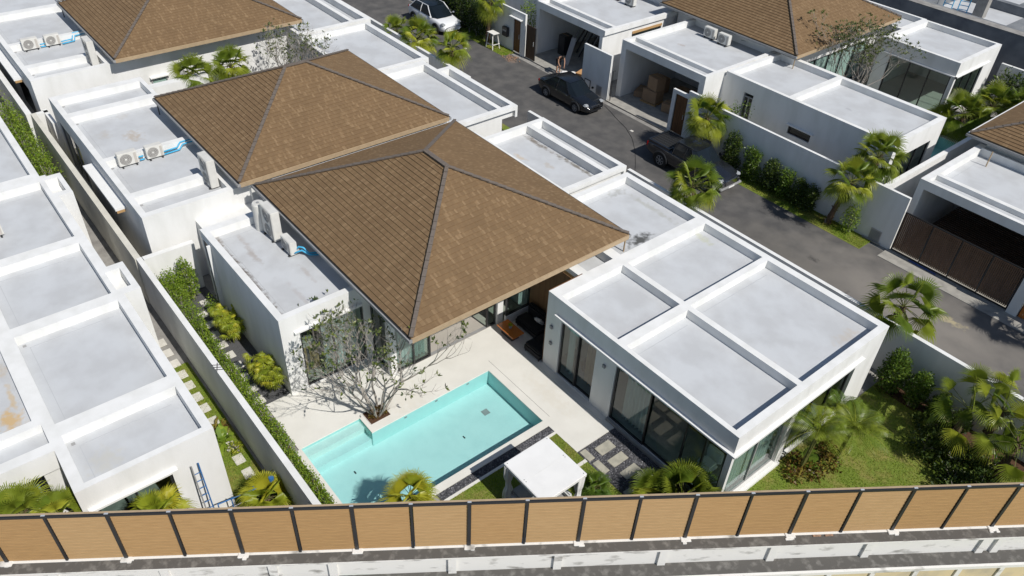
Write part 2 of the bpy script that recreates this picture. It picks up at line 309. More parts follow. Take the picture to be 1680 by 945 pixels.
def tag(o, label=None, cat=None, group=None, kind=None):
    if label: o['label'] = label
    if cat: o['category'] = cat
    if group: o['group'] = group
    if kind: o['kind'] = kind
    return o
def thing(name, label, cat, loc=(0, 0, 0), rz=0, group=None):
    o = bpy.data.objects.new(name, None); col.objects.link(o); o.location = loc; o.rotation_euler = (0, 0, rz); o.empty_display_size = .2
    return tag(o, label, cat, group)
def single(name, mb, m, label, cat, group=None, smooth=False):
    A = np.array(mb.v); c = ((A[:, 0].min() + A[:, 0].max()) / 2, (A[:, 1].min() + A[:, 1].max()) / 2, A[:, 2].min())
    o = mb.build(name, m, None, c, smooth); o.location = c; return tag(o, label, cat, group)
def struct(name, mb, m): return tag(mb.build(name, m), kind='structure')
def copy_tree(o, loc, rz=0, label=None, scale=None):
    c = o.copy(); col.objects.link(c); c.location = loc; c.rotation_euler = (0, 0, rz)
    if scale: c.scale = (scale,) * 3
    if label: c['label'] = label
    for ch in o.children:
        d = ch.copy(); col.objects.link(d); d.parent = c
        for g in ch.children:
            e = g.copy(); col.objects.link(e); e.parent = d
    return c
def P(t, name, mb, m, parent=None, smooth=False):     # part given in world coordinates under an unrotated thing
    return mb.build(name, m, parent or t, t.location, smooth)

class Villa:
    def __init__(s, name, label, loc):
        s.t = thing(name, label, 'villa', loc); s.ops = []; s.decks = []
    def blk(s, x0, x1, y0, y1, zt=3.5, th=.2, holes=(), dz=.35, hollow=True):
        s.ops.append(('+', x0, x1, y0, y1, -.04, zt))
        if hollow: s.ops.append(('-', x0 + th, x1 - th, y0 + th, y1 - th, -.04, zt - .65))
        for h in holes:
            s.ops.append(('-', *h, zt - dz, zt)); s.decks.append((*h, zt - dz))
    def add(s, *b): s.ops.append(('+', *b))
    def cut(s, *b): s.ops.append(('-', *b))
    def done(s, m='white', floor=None):
        s.wall = P(s.t, 'wall', solid(s.ops), m)
        for (x0, x1, y0, y1, z) in s.decks:
            if x1 - x0 > 1.2 and y1 - y0 > 1.2 and z > 3:
                P(s.t, 'membrane_seam', MB().box(x0 + .30, x0 + .318, y0 + .3, y1 - .3, z + .0125, z + .018).box(x0 + .30, x1 - .3, y0 + .28, y0 + .298, z + .0125, z + .018), 'seam'); P(s.t, 'roof_drain', MB().box(x0 + .10, x0 + .2, y0 + .12, y0 + .22, z + .0125, z + .03), 'grey')
            P(s.t, 'roof_deck', MB().box(x0 + .003, x1 - .003, y0 + .003, y1 - .003, z + .002, z + .012), 'deck')
    def win(s, ax, c, a0, a1, z0, z1, n=2, fr='black', gl='glass', fw=.06, d=.08):
        f = MB(); g = MB()
        def bx(mb, p0, p1, q0, q1, t0, t1):
            if ax == 'y': mb.box(p0, p1, c + t0, c + t1, q0, q1)
            else: mb.box(c + t0, c + t1, p0, p1, q0, q1)
        bx(f, a0, a1, z0, z0 + fw, -d / 2, d / 2); bx(f, a0, a1, z1 - fw, z1, -d / 2, d / 2)
        for i in range(n + 1):
            e = a0 + (a1 - a0 - fw) * i / n; bx(f, e, e + fw, z0 + fw, z1 - fw, -d / 2, d / 2)
        for i in range(n):
            e = a0 + (a1 - a0 - fw) * i / n + fw; bx(g, e, a0 + (a1 - a0 - fw) * (i + 1) / n, z0 + fw, z1 - fw, -.006, .006)
        w = P(s.t, 'window', f, fr); P(s.t, 'pane', g, gl, w); return w
    def roof(s, x0, x1, y0, y1, z0=3.97, sl=.45, course=.175, gut=True):
        r = min(x1 - x0, y1 - y0) / 2; n = int(round(r / course)); d = r / n; mb = MB(); uv = []
        k = math.sqrt(1 + sl * sl)
        for side in range(4):
            for i in range(n):
                a, b = i * d, (i + 1) * d; za, zb = z0 + sl * a, z0 + sl * b; t = .030
                if side == 0: q = [(x1 - a, y0 + a, za), (x1 - a, y1 - a, za), (x1 - b, y1 - b, zb), (x1 - b, y0 + b, zb)]; U = [q[0][1], q[1][1], q[2][1], q[3][1]]
                if side == 1: q = [(x0 + a, y0 + a, za), (x1 - a, y0 + a, za), (x1 - b, y0 + b, zb), (x0 + b, y0 + b, zb)]; U = [q[j][0] for j in range(4)]
                if side == 2: q = [(x0 + a, y1 - a, za), (x0 + a, y0 + a, za), (x0 + b, y0 + b, zb), (x0 + b, y1 - b, zb)]; U = [q[j][1] for j in range(4)]
                if side == 3: q = [(x1 - a, y1 - a, za), (x0 + a, y1 - a, za), (x0 + b, y1 - b, zb), (x1 - b, y1 - b, zb)]; U = [q[j][0] for j in range(4)]
                q2 = [(q[0][0], q[0][1], za + t), (q[1][0], q[1][1], za + t), q[2], q[3]]
                mb.add(q2, [(0, 1, 2, 3)]); v0, v1 = a * k + .0005, b * k - .0005; uv.append([U[0] + side * 3.1, v0, U[1] + side * 3.1, v0, U[2] + side * 3.1, v1, U[3] + side * 3.1, v1])
                zl = za if i else za - .02
                mb.add([(q[0][0], q[0][1], zl - .002), (q[1][0], q[1][1], zl - .002), q2[1], q2[0]], [(0, 1, 2, 3)]); uv.append([U[0], v0, U[1], v0, U[1], v0, U[0], v0])
        mb.uv = uv; ro = P(s.t, 'roof', mb, 'shingle')
        zr = z0 + sl * r + .05; cps = MB()
        if x1 - x0 > y1 - y0: ra, rb = (x0 + r, y0 + r, zr), (x1 - r, y0 + r, zr)
        else: ra, rb = (x0 + r, y0 + r, zr), (x0 + r, y1 - r, zr)
        cs = [((x0, y0), ra), ((x1, y1), rb)] + ([((x1, y0), rb), ((x0, y1), ra)] if x1 - x0 > y1 - y0 else [((x1, y0), ra), ((x0, y1), rb)])
        for (cx, cy), tt in cs:
            a = Vector((cx, cy, z0 + .05)); b = Vector(tt); m = 22
            for j in range(m):
                p = a.lerp(b, j / m); q = a.lerp(b, (j + 1) / m + .01); cps.bar(p + Vector((0, 0, .03)), q + Vector((0, 0, .0)), .135, .04)
        cps.bar(ra, rb, .19, .05); P(s.t, 'ridge_cap', cps, 'cap', ro)
        fa = MB(); fa.box(x1 - .02, x1 + .05, y0 + .02, y1 - .02, z0 - .19, z0 - .01); P(s.t, 'fascia_board', fa, 'tan', ro)
        g = MB()
        g.box(x0 - .1, x1 + .05, y0 - .10, y0 + .02, z0 - .15, z0 - .035); P(s.t, 'gutter', g, 'grey', ro)
        P(s.t, 'gutter', MB().box(x0 - .1, x1 + .05, y1 - .02, y1 + .10, z0 - .15, z0 - .035), 'grey', ro)
        P(s.t, 'gutter_liner', MB().box(x0 - .08, x1, y0 - .05, y0 - .01, z0 - .034, z0 - .01), 'black', ro); P(s.t, 'gutter_liner', MB().box(x0 - .08, x1, y1 + .01, y1 + .07, z0 - .034, z0 - .01), 'black', ro)
        P(s.t, 'gutter', MB().box(x0 - .10, x0, y0 + .021, y1 - .021, z0 - .14, z0 - .02), 'white2', ro)
        so = solid([('+', x0 + .01, x1 - .03, y0 + .03, y1 - .03, z0 - .14, z0 - .10)]); P(s.t, 'soffit', so, 'inner', ro)
        return ro
    def pipe(s, x, y, z0, z1, m='tan', r=.03):
        P(s.t, 'rain_pipe', MB().tube([(x, y, z1), (x, y, z0)], r, 8), m)

# ------------------------------------------------------------------ ground, terrace, road
POOL = [('-', -.9, 2.21, -9.12, -1.89, -.9, .5), ('-', -1.72, -.9, -9.12, -6.9, -.9, .5)]
P4 = [('-', -.6, 1.2, 28.0, 31.0, -.9, .5)]
g = solid([('+', -90, 60, -60, 100, -.3, -.05)] + [('-', o[1] - .04, o[2] + .04, o[3] - .04, o[4] + .04, -.9, .5) for o in POOL + P4]); struct('ground', g, 'concrete')
struct('road', MB().box(-90, 60, 10.45, 17.6, -.049, -.012), 'asphalt')
tr = solid([('+', -4.2, 3.95, -9.35, 0.0, -.045, 0.0), ('+', -2.9, 0.0, 0.0, 1.6, -.045, 0.0), ('-', 2.5, 3.95, -9.35, -1.88, -.045, 0), ('-', 2.5, 3.95, -1.9, -1.88, -.045, 0.0),
            ('-', -4.2, -1.7, -9.35, -9.2, -.045, 0), ('-', -1.85, -1.22, -6.72, -5.95, -.045, 0)] + [(o[0], *o[1:5], -.045, 0.0) for o in POOL])
struct('terrace', tr, 'terrace')
# narrow drain line between terrace slabs and the pool surround
struct('paving_joint', MB().box(-1.3, 2.2, -1.578, -1.565, .0005, .003).box(-1.83, -1.2, -6.745, -6.735, .0005, .003), 'fan')
struct('step_strip', MB().box(3.45, 3.95, -1.88, -.25, .001, .012).box(-.1, 3.5, -.25, 0, .001, .02), 'terrace')
struct('kerb', MB().box(2.82, 2.92, -6.6, -1.88, -.048, .0).box(4.33, 4.45, -6, -1.86, -.048, .0).box(7.5, 7.62, -2.2, -.3, -.048, .0), 'terrace')
struct('gravel_bed', MB().box(-12, -4.2, -10.2, -8.25, -.049, -.02), 'gravel')
struct('pebble_bed', MB().box(2.5, 2.82, -6.6, -1.88, -.049, -.03).box(3.95, 7.5, -1.86, -.0, -.049, -.03), 'pebble')
struct('lawn', MB().box(2.92, 4.33, -7, -1.88, -.049, -.02).box(4.45, 7.5, -3.6, -1.86, -.049, -.026).box(7.62, 20, -2.5, 0, -.049, -.02).box(8.36, 20, 0.001, 10.1, -.049, -.021), 'lawn')
struct('verge', MB().box(-27.4, -23.6, 16.9, 18.0, -.011, .0).box(-34, -27.4, 17.2, 18.0, -.011, 0).box(-4.4, 3.1, 16.78, 17.9, -.011, .0).box(-28, -15, 10.35, 10.9, -.011, 0), 'lawn')
struct('side_garden', MB().box(-7.9, 2.6, -11.72, -10.52, -.049, -.02), 'lawn')
struct('driveway', MB().box(-14.9, -9.1, 17.95, 24, -.011, .02).box(-22.7, -17.0, 18.0, 24, -.011, .02).box(3.9, 12, 17.0, 24, -.011, .01).box(-18, -12, 8.4, 10.45, -.048, .0).box(-12, -5.7, 8.6, 10.45, -.048, .0), 'apron')
struct('planting_soil', MB().box(-4.2, 2.2, -10.2, -9.36, -.049, -.02).box(8.4, 16, 9.25, 10.1, -.0205, -.01).box(-1.85, -1.22, -6.72, -5.95, -.049, -.03), 'soil')
# grass blades (nobody could count them)
def grass(regs, n, h=.045, label='short green lawn grass with dry brownish patches'):
    mb = MB(); areas = [(a[1] - a[0]) * (a[3] - a[2]) for a in regs]; tot = sum(areas)
    for a, ar in zip(regs, areas):
        for _ in range(int(n * ar / tot)):
            x = random.uniform(a[0], a[1]); y = random.uniform(a[2], a[3]); z = a[4]; an = random.uniform(0, 6.28); hh = h * random.uniform(.5, 1.3); w = .012
            dx, dy = math.cos(an) * w, math.sin(an) * w; lx, ly = random.uniform(-.03, .03), random.uniform(-.03, .03)
            mb.add([(x - dx, y - dy, z), (x + dx, y + dy, z), (x + lx, y + ly, z + hh)], [(0, 1, 2)], random.random() ** 2)
    return mb
tag(grass([(8.4, 15.5, -1.9, 9.4, -.02)], 52000).build('lawn_grass', 'blade'), 'short green lawn grass with dry brownish patches beside the bedroom wing', 'grass', kind='stuff')
tag(grass([(2.92, 4.33, -7, -1.9, -.02), (4.45, 7.5, -3.2, -1.9, -.02)], 12000).build('lawn_grass', 'blade'), 'small patch of green grass around the white pavilion', 'grass', kind='stuff')
tag(grass([(-7.9, 2.4, -11.7, -10.55, -.02)], 18000).build('lawn_grass', 'blade'), 'grass strip between the long white wall and the nearest flat-roofed villa', 'grass', kind='stuff')
tag(grass([(-27.4, -23.6, 16.95, 18.0, 0), (-34, -27.4, 17.3, 18.0, 0), (-4.4, 3.1, 16.85, 17.85, 0)], 18000, .06).build('verge_grass', 'blade'), 'green grass verge along the far edge of the street', 'grass', kind='stuff')
# pebbles as real stones
def pebbles(regs, n, s=.033):
    mb = MB(); areas = [(a[1] - a[0]) * (a[3] - a[2]) for a in regs]; tot = sum(areas)
    base = [(1, 0, 0), (-1, 0, 0), (0, 1, 0), (0, -1, 0), (0, 0, 1), (0, 0, -1)]; F_ = [(0, 2, 4), (2, 1, 4), (1, 3, 4), (3, 0, 4)]
    for a, ar in zip(regs, areas):
        for _ in range(int(n * ar / tot)):
            x = random.uniform(a[0], a[1]); y = random.uniform(a[2], a[3]); an = random.uniform(0, 6.28); c, sn = math.cos(an), math.sin(an)
            sx, sy, sz = s * random.uniform(.6, 1.5), s * random.uniform(.5, 1.1), s * random.uniform(.4, .9)
            mb.add([(x + bx * sx * c - by * sy * sn, y + bx * sx * sn + by * sy * c, a[4] + bz * sz) for bx, by, bz in base], F_, random.random() ** 4)
    return mb
tag(pebbles([(2.52, 2.8, -6.6, -1.9, -.022), (3.97, 7.48, -1.84, -.05, -.022)], 6500).build('black_pebbles', 'pebble'), 'loose black pebbles filling the beds between the paving stones and beside the pool', 'pebbles', kind='stuff')

# ------------------------------------------------------------------ swimming pools
def water_sheet(ops, z, name='water'):
    mb = solid([(o[0], *o[1:5], z - .01, z) for o in ops]); mb2 = MB()
    up = [f for f in mb.f if all(abs(mb.v[i][2] - z) < 1e-5 for i in f)]
    mb2.v = mb.v; mb2.t = mb.t; mb2.f = up; return struct(name, mb2, 'water')
pt = thing('swimming_pool', 'L-shaped turquoise swimming pool with steps in the main villa terrace', 'swimming pool', (.7, -5.5, 0))
D = -.70
basin = solid([('+', -1.80, 2.29, -9.20, -1.81, D - .1, -.046), ('-', -.9, 2.21, -9.12, -1.89, D, -.046), ('-', -1.72, -.9, -9.12, -6.9, D, -.046)])
P(pt, 'basin', basin, 'poolwall')
P(pt, 'pool_floor', MB().box(-1.12, 2.205, -9.115, -1.895, D + .001, D + .006), 'poolfloor')
P(pt, 'step', MB().box(-1.718, -1.36, -9.118, -6.902, D, -.13), 'steptile'); P(pt, 'step', MB().box(-1.358, -.96, -9.118, -6.902, D, -.38), 'poolfloor')
P(pt, 'floor_drain', MB().box(.07, .33, -2.98, -2.72, D + .007, D + .011), 'grey')
P(pt, 'glass_panel', MB().box(-1.7, -.92, -6.93, -6.915, -.35, .0), 'glassclear')
for (x, y) in ((-1.25, -8.3), (-.35, -8.0), (.62, -4.2)):
    P(pt, 'floor_inlet', MB().box(x, x + .12, y, y + .05, D + (.30 if x < -1 else .007), D + (.31 if x < -1 else .014)), 'black')
for y in (-2.9, -4.3, -5.6): P(pt, 'wall_light', MB().box(-.9, -.885, y, y + .10, -.16, -.10), 'grey')
water_sheet([('+', -.9, 2.21, -9.12, -1.89), ('+', -1.72, -.9, -9.12, -6.9)], -.045)
# ripple rings come from the material; far villa pool
pf = thing('swimming_pool', 'small teal swimming pool glimpsed behind the far divider wall', 'swimming pool', (.3, 29.5, 0))
P(pf, 'basin', solid([('+', -.7, 1.3, 27.9, 31.1, D - .1, -.046), ('-', -.6, 1.2, 28.0, 31.0, D, -.046)]), 'poolwall')
P(pf, 'coping', solid([('+', -.85, 1.45, 27.75, 31.25, -.045, .02), ('-', -.6, 1.2, 28.0, 31.0, -.045, .02)]), 'terrace')
water_sheet([('+', -.6, 1.2, 28.0, 31.0)], -.04)

# ------------------------------------------------------------------ main villa
V = Villa('villa', 'main white villa with brown hip roof wrapped around the turquoise pool terrace', (0, 0, 0)); t = V.t
V.blk(0, 8.34, 0, 8.17, holes=[(.47, 3.25, .18, 3.2), (3.62, 8.09, .18, 3.2), (.47, 3.25, 3.45, 7.87), (3.5, 8.09, 3.45, 7.87)])
V.blk(-4.17, 0, 3.38, 8.17, holes=[(-3.9, -.04, 3.6, 7.87)], hollow=False)
V.add(-1.9, 0, 1.63, 3.38, 2.9, 3.5); V.cut(-1.7, -.02, 1.87, 3.17, 3.1, 3.5); V.decks.append((-1.7, -.02, 1.87, 3.17, 3.1))
V.add(-10.2, -4.56, 4.6, 7.36, -.04, 3.5); V.add(-10.2, -4.56, 7.36, 8.55, 2.9, 3.5); V.cut(-4.7, -4.56, 4.6, 8.4, -.04, 3.28)
for h in ((-9.95, -4.8, 4.8, 7.33), (-9.95, -4.8, 7.6, 8.3)): V.cut(*h, 3.1, 3.5); V.decks.append((*h, 3.1))
V.add(-10.2, -9.95, 7.36, 8.55, -.04, 2.9)
V.add(-4.56, -4.17, 3.6, 8.1, -.04, 3.0)
# openings of the bedroom wing
V.cut(.77, 2.55, 0, .2, .05, 2.75); V.cut(3.5, 8.14, 0, .2, .05, 2.75); V.cut(8.14, 8.34, .14, 3.06, .12, 2.68); V.cut(8.14, 8.34, 3.4, 6.7, .12, 2.68)
# left wing
V.blk(-10.55, -4.05, -8.25, -4.95, holes=[(-10.2, -4.3, -8.0, -5.1)])
V.cut(-4.25, -4.05, -7.6, -5.15, .04, 2.72); V.cut(-10.35, -9.75, -8.25, -8.05, .05, 3.2)
# living hall under the hip roof
V.add(-10.4, -2.8, -4.95, 1.6, 2.72, 3.82); V.cut(-10.2, -3.0, -4.75, 1.4, 2.72, 3.72)
V.add(-10.4, -4.05, -4.95, 4.6, -.04, 2.72); V.cut(-10.2, -4.05, -4.75, 4.4, -.04, 2.72)
V.add(-10.4, -4.05, 1.6, 4.6, 2.72, 3.82); V.cut(-10.2, -4.25, 1.4, 4.4, 2.72, 3.72)
V.add(-2.95, -2.7, -4.95, -4.7, -.04, 2.72)          # corner post
V.add(-2.92, -2.7, -.06, .22, -.04, 2.72)           # post by the seating
V.add(-2.62, -2.5, .22, 1.45, -.04, .42)             # low wall below window
V.add(-2.62, 0.0, 1.45, 1.63, -.04, 3.5)
V.add(-4.05, -2.62, 1.45, 1.6, -.04, 2.72)
V.done()
P(t, 'floor', MB().box(.2, 8.14, .2, 7.97, -.03, .03), 'greytile')
P(t, 'floor', MB().box(-10.2, -2.78, -4.75, 1.4, -.03, .006), 'tile')
P(t, 'floor', MB().box(-10.35, -4.25, -8.05, -5.15, -.03, .02), 'tile')
P(t, 'door_track', MB().box(-2.94, -2.80, -4.7, -.06, .0065, .014), 'grey')
P(t, 'window_ledge', MB().box(.5, 8.46, -.12, -.003, 2.74, 2.80), 'white2'); P(t, 'window_ledge', MB().box(8.343, 8.46, -.003, 6.9, 2.70, 2.80), 'white2')
P(t, 'window_ledge', MB().box(-4.047, -3.93, -7.8, -5.2, 2.74, 2.81), 'white2')
P(t, 'plinth', MB().box(3.5, 8.3, -.10, -.004, -.04, .11), 'grey'); P(t, 'plinth', MB().box(8.343, 8.46, -.0, 3.2, -.04, .10), 'white2')
P(t, 'slat_wall', (lambda m: [m.box(-2.48 + i * .062, -2.48 + i * .062 + .04, 1.4, 1.44, .01, 3.2) for i in range(40)] and m)(MB()), 'slat')
P(t, 'slat_backing', MB().box(-2.48, -.02, 1.441, 1.449, 0, 3.3), 'fence')
P(t, 'timber_edge', MB().box(-.035, -.003, .0, 1.4, .01, 3.46).box(-.035, -.003, 0, 1.62, 3.46, 3.51), 'wood')
V.win('y', .1, .78, 1.66, .05, 2.74, 1); V.win('y', .14, 1.62, 2.54, .05, 2.74, 1)
V.win('y', .1, 3.51, 5.1, .05, 2.74, 1); V.win('y', .14, 5.04, 6.6, .05, 2.74, 1); V.win('y', .1, 6.56, 8.13, .05, 2.74, 2)
V.win('x', 8.2, .15, 3.05, .13, 2.67, 2, fr='grey'); V.win('x', 8.2, 3.41, 6.69, .13, 2.67, 3)
V.win('x', -4.14, -7.59, -5.16, .05, 2.71, 2)
V.win('y', -4.84, -4.04, -2.96, .02, 2.71, 1); V.win('x', -2.86, -4.69, -3.2, .02, 2.71, 1); V.win('x', -2.82, -3.95, -3.18, .02, 2.71, 1)
V.win('x', -2.56, .24, 1.44, .43, 2.7, 1); V.win('x', -2.84, -.5, -.07, .02, 2.71, 1)
P(t, 'dark_screen', MB().box(-10.33, -9.77, -8.235, -8.20, .06, 3.19), 'wooddark'); P(t, 'screen_frame', solid([('+', -10.42, -9.70, -8.27, -8.236, .02, 3.26), ('-', -10.35, -9.76, -8.27, -8.236, .07, 3.19)]), 'white2'); P(t, 'screen_frame', MB().box(-10.34, -9.77, -8.265, -8.24, 1.75, 1.83), 'white2')
P(t, 'fin_wall', MB().box(-9.68, -9.6, -8.40, -8.253, -.04, 3.3), 'white2')
ro = V.roof(-11.52, -.35, -5.5, 4.27)
for x, y in ((-.43, 4.2), (-.5, 3.3)): pass
V.pipe(-.42, 4.2, 3.12, 3.85); P(t, 'rain_chain_foot', MB().disc((-.42, 4.2, 3.125), (0, 0, 1), .06), 'black')
def curtain(tv, ax, c, a0, a1, z0, z1, m='curtain', amp=.045, wl=.16):
    mb = MB(); n = int((a1 - a0) / .02); pts = []
    for i in range(n + 1):
        a = a0 + (a1 - a0) * i / n; o = amp * math.sin(2 * math.pi * a / wl + .6 * math.sin(a * 9)); pts.append((a, c + o, c + o * 1.3))
    for i in range(n):
        p, q = pts[i], pts[i + 1]
        if ax == 'y': mb.quad((p[0], p[2], z0), (q[0], q[2], z0), (q[0], q[1], z1), (p[0], p[1], z1))
        else: mb.quad((p[2], p[0], z0), (q[2], q[0], z0), (q[1], q[0], z1), (p[1], p[0], z1))
    single('curtain', mb, m, *tv, smooth=True)
G = 'curtains in the main villa'
curtain(('sheer grey curtain gathered behind the wide glass door of the bedroom wing', 'curtain', G), 'y', .45, 3.7, 4.9, .08, 2.7)
curtain(('narrow grey curtain inside the half open glass door nearest the seating', 'curtain', G), 'y', .42, .85, 1.15, .08, 2.7)
curtain(('beige curtain added for the striped reflection in the right pane of the first bedroom door', 'curtain', G), 'y', .55, 1.72, 2.5, .1, 2.6, 'card')  # added beige sheet behind the glass, stands in for reflected pale stripes
curtain(('pale curtain drawn across the corner window facing the lawn', 'curtain', G), 'x', 7.98, .3, 2.95, .1, 2.65)
curtain(('pale curtain behind the left wing window beside the leafy courtyard tree', 'curtain', G), 'x', -4.4, -6.7, -5.3, .1, 2.65)
curtain(('white curtain beside the window behind the black outdoor sofa', 'curtain', G), 'x', -2.75, 1.0, 1.38, .45, 2.65)
curtain(('green grey curtain by the glass corner of the living room', 'curtain', G), 'x', -3.05, -4.55, -3.3, .1, 2.65)
# furniture inside, seen through the glass
b = thing('bed', 'white bed with grey blanket behind the bedroom glass doors', 'bed', (6.4, 3.4, .03))
P(b, 'bed_frame', MB().rbox(5.4, 7.4, 2.0, 4.6, .05, .35, .04), 'wooddark'); P(b, 'mattress', MB().rbox(5.45, 7.35, 2.05, 4.4, .352, .62, .07), 'fabric')
P(b, 'blanket', MB().rbox(5.42, 7.38, 2.03, 3.0, .60, .66, .02), 'greytile'); P(b, 'pillow', MB().rbox(5.6, 6.3, 3.9, 4.35, .62, .78, .06), 'fabric'); P(b, 'pillow', MB().rbox(6.5, 7.2, 3.9, 4.35, .62, .78, .06), 'fabric')
c_ = thing('lounge_chair', 'rounded pale lounge chair standing just inside the corner glass of the bedroom', 'chair', (7.1, 1.0, .03))
P(c_, 'seat', MB().rbox(6.8, 7.4, .75, 1.3, .2, .45, .1), 'fabric'); P(c_, 'backrest', MB().rbox(6.8, 7.4, 1.28, 1.42, .3, .85, .05), 'fabric'); P(c_, 'leg', MB().tube([(7.1, 1.0, .03), (7.1, 1.0, .21)], .2, 12), 'black')
mbx = MB(); mbx.tube([(5.9, 1.0, .031), (5.9, 1.0, .05)], .75, 32); single('round_rug', mbx, 'tile', 'round pale rug on the bedroom floor behind the sliding glass', 'rug')
pf_ = MB(); pf_.tube([(1.3, 1.2, .03), (1.3, 1.2, .25), (1.3, 1.2, .42)], [.3, .33, .22], 20); single('pouf', pf_, 'sofa', 'round black pouf inside the half open bedroom door', 'pouf')
s_ = thing('sideboard', 'long low pale sideboard along the back of the sunlit living room', 'sideboard', (-3.9, -2.2, 0))
P(s_, 'cabinet', MB().rbox(-4.25, -3.66, -4.2, -.6, .02, .42, .012), 'inner'); P(s_, 'top', MB().rbox(-4.28, -3.64, -4.23, -.57, .421, .46, .01), 'stonew')
for i in range(5): P(s_, 'door', MB().box(-3.656, -3.645, -4.18 + i * .71, -3.50 + i * .71, .05, .40), 'stonew')
w_ = thing('wardrobe', 'tan timber wardrobe just inside the left wing window', 'wardrobe', (-5.2, -7.2, .02))
P(w_, 'cabinet', MB().rbox(-5.6, -4.75, -7.55, -6.75, .04, 1.25, .02), 'fence'); P(w_, 'top', MB().rbox(-5.62, -4.73, -7.57, -6.73, 1.251, 1.3, .01), 'inner'); P(w_, 'strap', MB().box(-4.745, -4.735, -7.2, -7.1, .1, 1.2), 'black')
sf = thing('corner_sofa', 'black L-shaped outdoor sofa under the eave beside the slatted wall', 'sofa', (-1.1, .6, 0))
P(sf, 'base', solid([('+', -2.3, -.08, .55, 1.35, .1, .3), ('+', -.95, -.08, -.12, .55, .1, .3)]), 'sofa')
P(sf, 'seat_cushion', MB().rbox(-2.28, -1.0, .56, 1.1, .302, .44, .04), 'sofa'); P(sf, 'seat_cushion', MB().rbox(-.94, -.1, -.1, 1.1, .302, .44, .04), 'sofa')
P(sf, 'backrest', MB().rbox(-2.28, -.1, 1.12, 1.36, .302, .85, .06), 'sofa'); P(sf, 'backrest', MB().rbox(-.24, -.09, .1, 1.1, .442, .82, .05), 'sofa')
for x, y in ((-2.2, .6), (-2.2, 1.3), (-.9, -.08), (-.14, -.08), (-.14, 1.3)): P(sf, 'leg', MB().tube([(x, y, 0), (x, y, .1)], .025, 6), 'black')
mt = Matrix.Translation((-1.35, .95, .64)) @ Matrix.Rotation(.6, 4, 'X') @ Matrix.Rotation(.2, 4, 'Z')
single('cushion', MB().rbox(-.2, .2, -.06, .06, -.2, .2, .055, mt), 'cushion', 'square white cushion leaning on the black sofa', 'cushion', 'cushions on the outdoor sofa')
mt = Matrix.Translation((-.62, .92, .62)) @ Matrix.Rotation(.6, 4, 'X') @ Matrix.Rotation(-.5, 4, 'Z')
single('cushion', MB().rbox(-.2, .2, -.06, .06, -.2, .2, .055, mt), 'wood', 'brown cushion in the corner of the black sofa', 'cushion', 'cushions on the outdoor sofa')
ct = thing('coffee_table', 'glossy orange wooden coffee table in front of the black sofa', 'table', (-1.9, 0, 0))
P(ct, 'table_top', MB().rbox(-2.43, -1.41, -.31, .26, .30, .35, .01), 'orange'); P(ct, 'base', MB().box(-2.25, -1.6, -.2, .15, .0, .29), 'black')
vs = thing('flower_vase', 'small pot with yellow green plant on the orange table', 'vase', (-1.95, 0, .35))
P(vs, 'vase', MB().tube([(-1.95, 0, .351), (-1.95, 0, .41), (-1.95, 0, .47)], [.05, .07, .05], 12), 'grey')
lf = MB()
for _ in range(60):
    a = random.uniform(0, 6.28); e = random.uniform(.2, 1.4); l = .13; d = Vector((math.cos(a) * math.cos(e), math.sin(a) * math.cos(e), math.sin(e))); p = Vector((-1.95, 0, .47)); s1 = d.orthogonal().normalized() * .02
    lf.add([p, p + d * l * .6 + s1, p + d * l, p + d * l * .6 - s1], [(0, 1, 2, 3)], random.random())
P(vs, 'leaves', lf, 'leafyellow')
for (x, y, z, lab) in ((.32, -.003, 2.05, 'small square wall light above the switch, nearest the seating'), (.35, -.003, 1.3, 'small square wall switch near the open seating'), (3.0, -.003, 2.2, 'small square wall light between the two glass doors')):
    w = MB(); w.rbox(x - .06, x + .06, y - .07, y, z - .07, z + .07, .01); single('wall_light', w, 'grey', lab, 'wall light', 'wall lights on the bedroom wing')
single('wall_light', MB().rbox(-4.045, -3.96, -7.95, -7.87, 1.75, 1.9, .01), 'white2', 'white box wall light on the left wing corner', 'wall light')

# ------------------------------------------------------------------ air conditioners
def ac(name, label, loc, rz, w=.8, h=.58, d=.3, fans=1, group='air conditioner units on the flat roofs'):
    t = thing(name, label, 'air conditioner', loc, rz, group)          # front faces local -Y
    MB().rbox(-w / 2, w / 2, -d / 2, d / 2, .07, h + .07, .02).build('casing', 'plastic', t)
    for k in range(fans):
        cz = .07 + h * (k + .5) / fans; cx = -w * .12 if fans == 1 else 0; r = min(w * .33, h / fans * .42)
        f = MB(); f.disc((cx, -d / 2 - .004, cz), (0, -1, 0), r, 28); fo = f.build('fan', 'fan', t)
        g = MB()
        for q in (.35, .6, .82, 1.0):
            g.tube([(cx + r * q * math.cos(a * math.pi / 12), -d / 2 - .012, cz + r * q * math.sin(a * math.pi / 12)) for a in range(25)], .006, 4)
        g.disc((cx, -d / 2 - .016, cz), (0, -1, 0), r * .2, 12); g.build('fan_guard', 'plastic', fo)
    MB().box(w * .30, w * .44, -d / 2 - .003, -d / 2 + .01, .1, h).build('side_grille', 'inner', t)
    for sx in (-1, 1): MB().box(sx * w * .36 - .03, sx * w * .36 + .03, -d / 2 - .06, d / 2 + .04, 0, .069).build('foot', 'black', t)
    return t
Z = 3.163
ac('air_conditioner', 'tall two-fan air conditioner against the eave of the main villa roof', (-9.0, -6.05, Z), 0, .95, 1.25, .34, 2)
ac('air_conditioner', 'small air conditioner beside a blue pipe on the left wing of the main villa', (-7.75, -6.0, Z), 0, .75, .55, .28)
ac('air_conditioner', 'left unit of the air conditioner pair on the second villa roof', (-17.36, -8.62, Z), math.pi / 2)
ac('air_conditioner', 'right unit of the pair on the second villa roof, by the blue pipes', (-17.36, -7.5, Z), math.pi / 2, .72, .55)
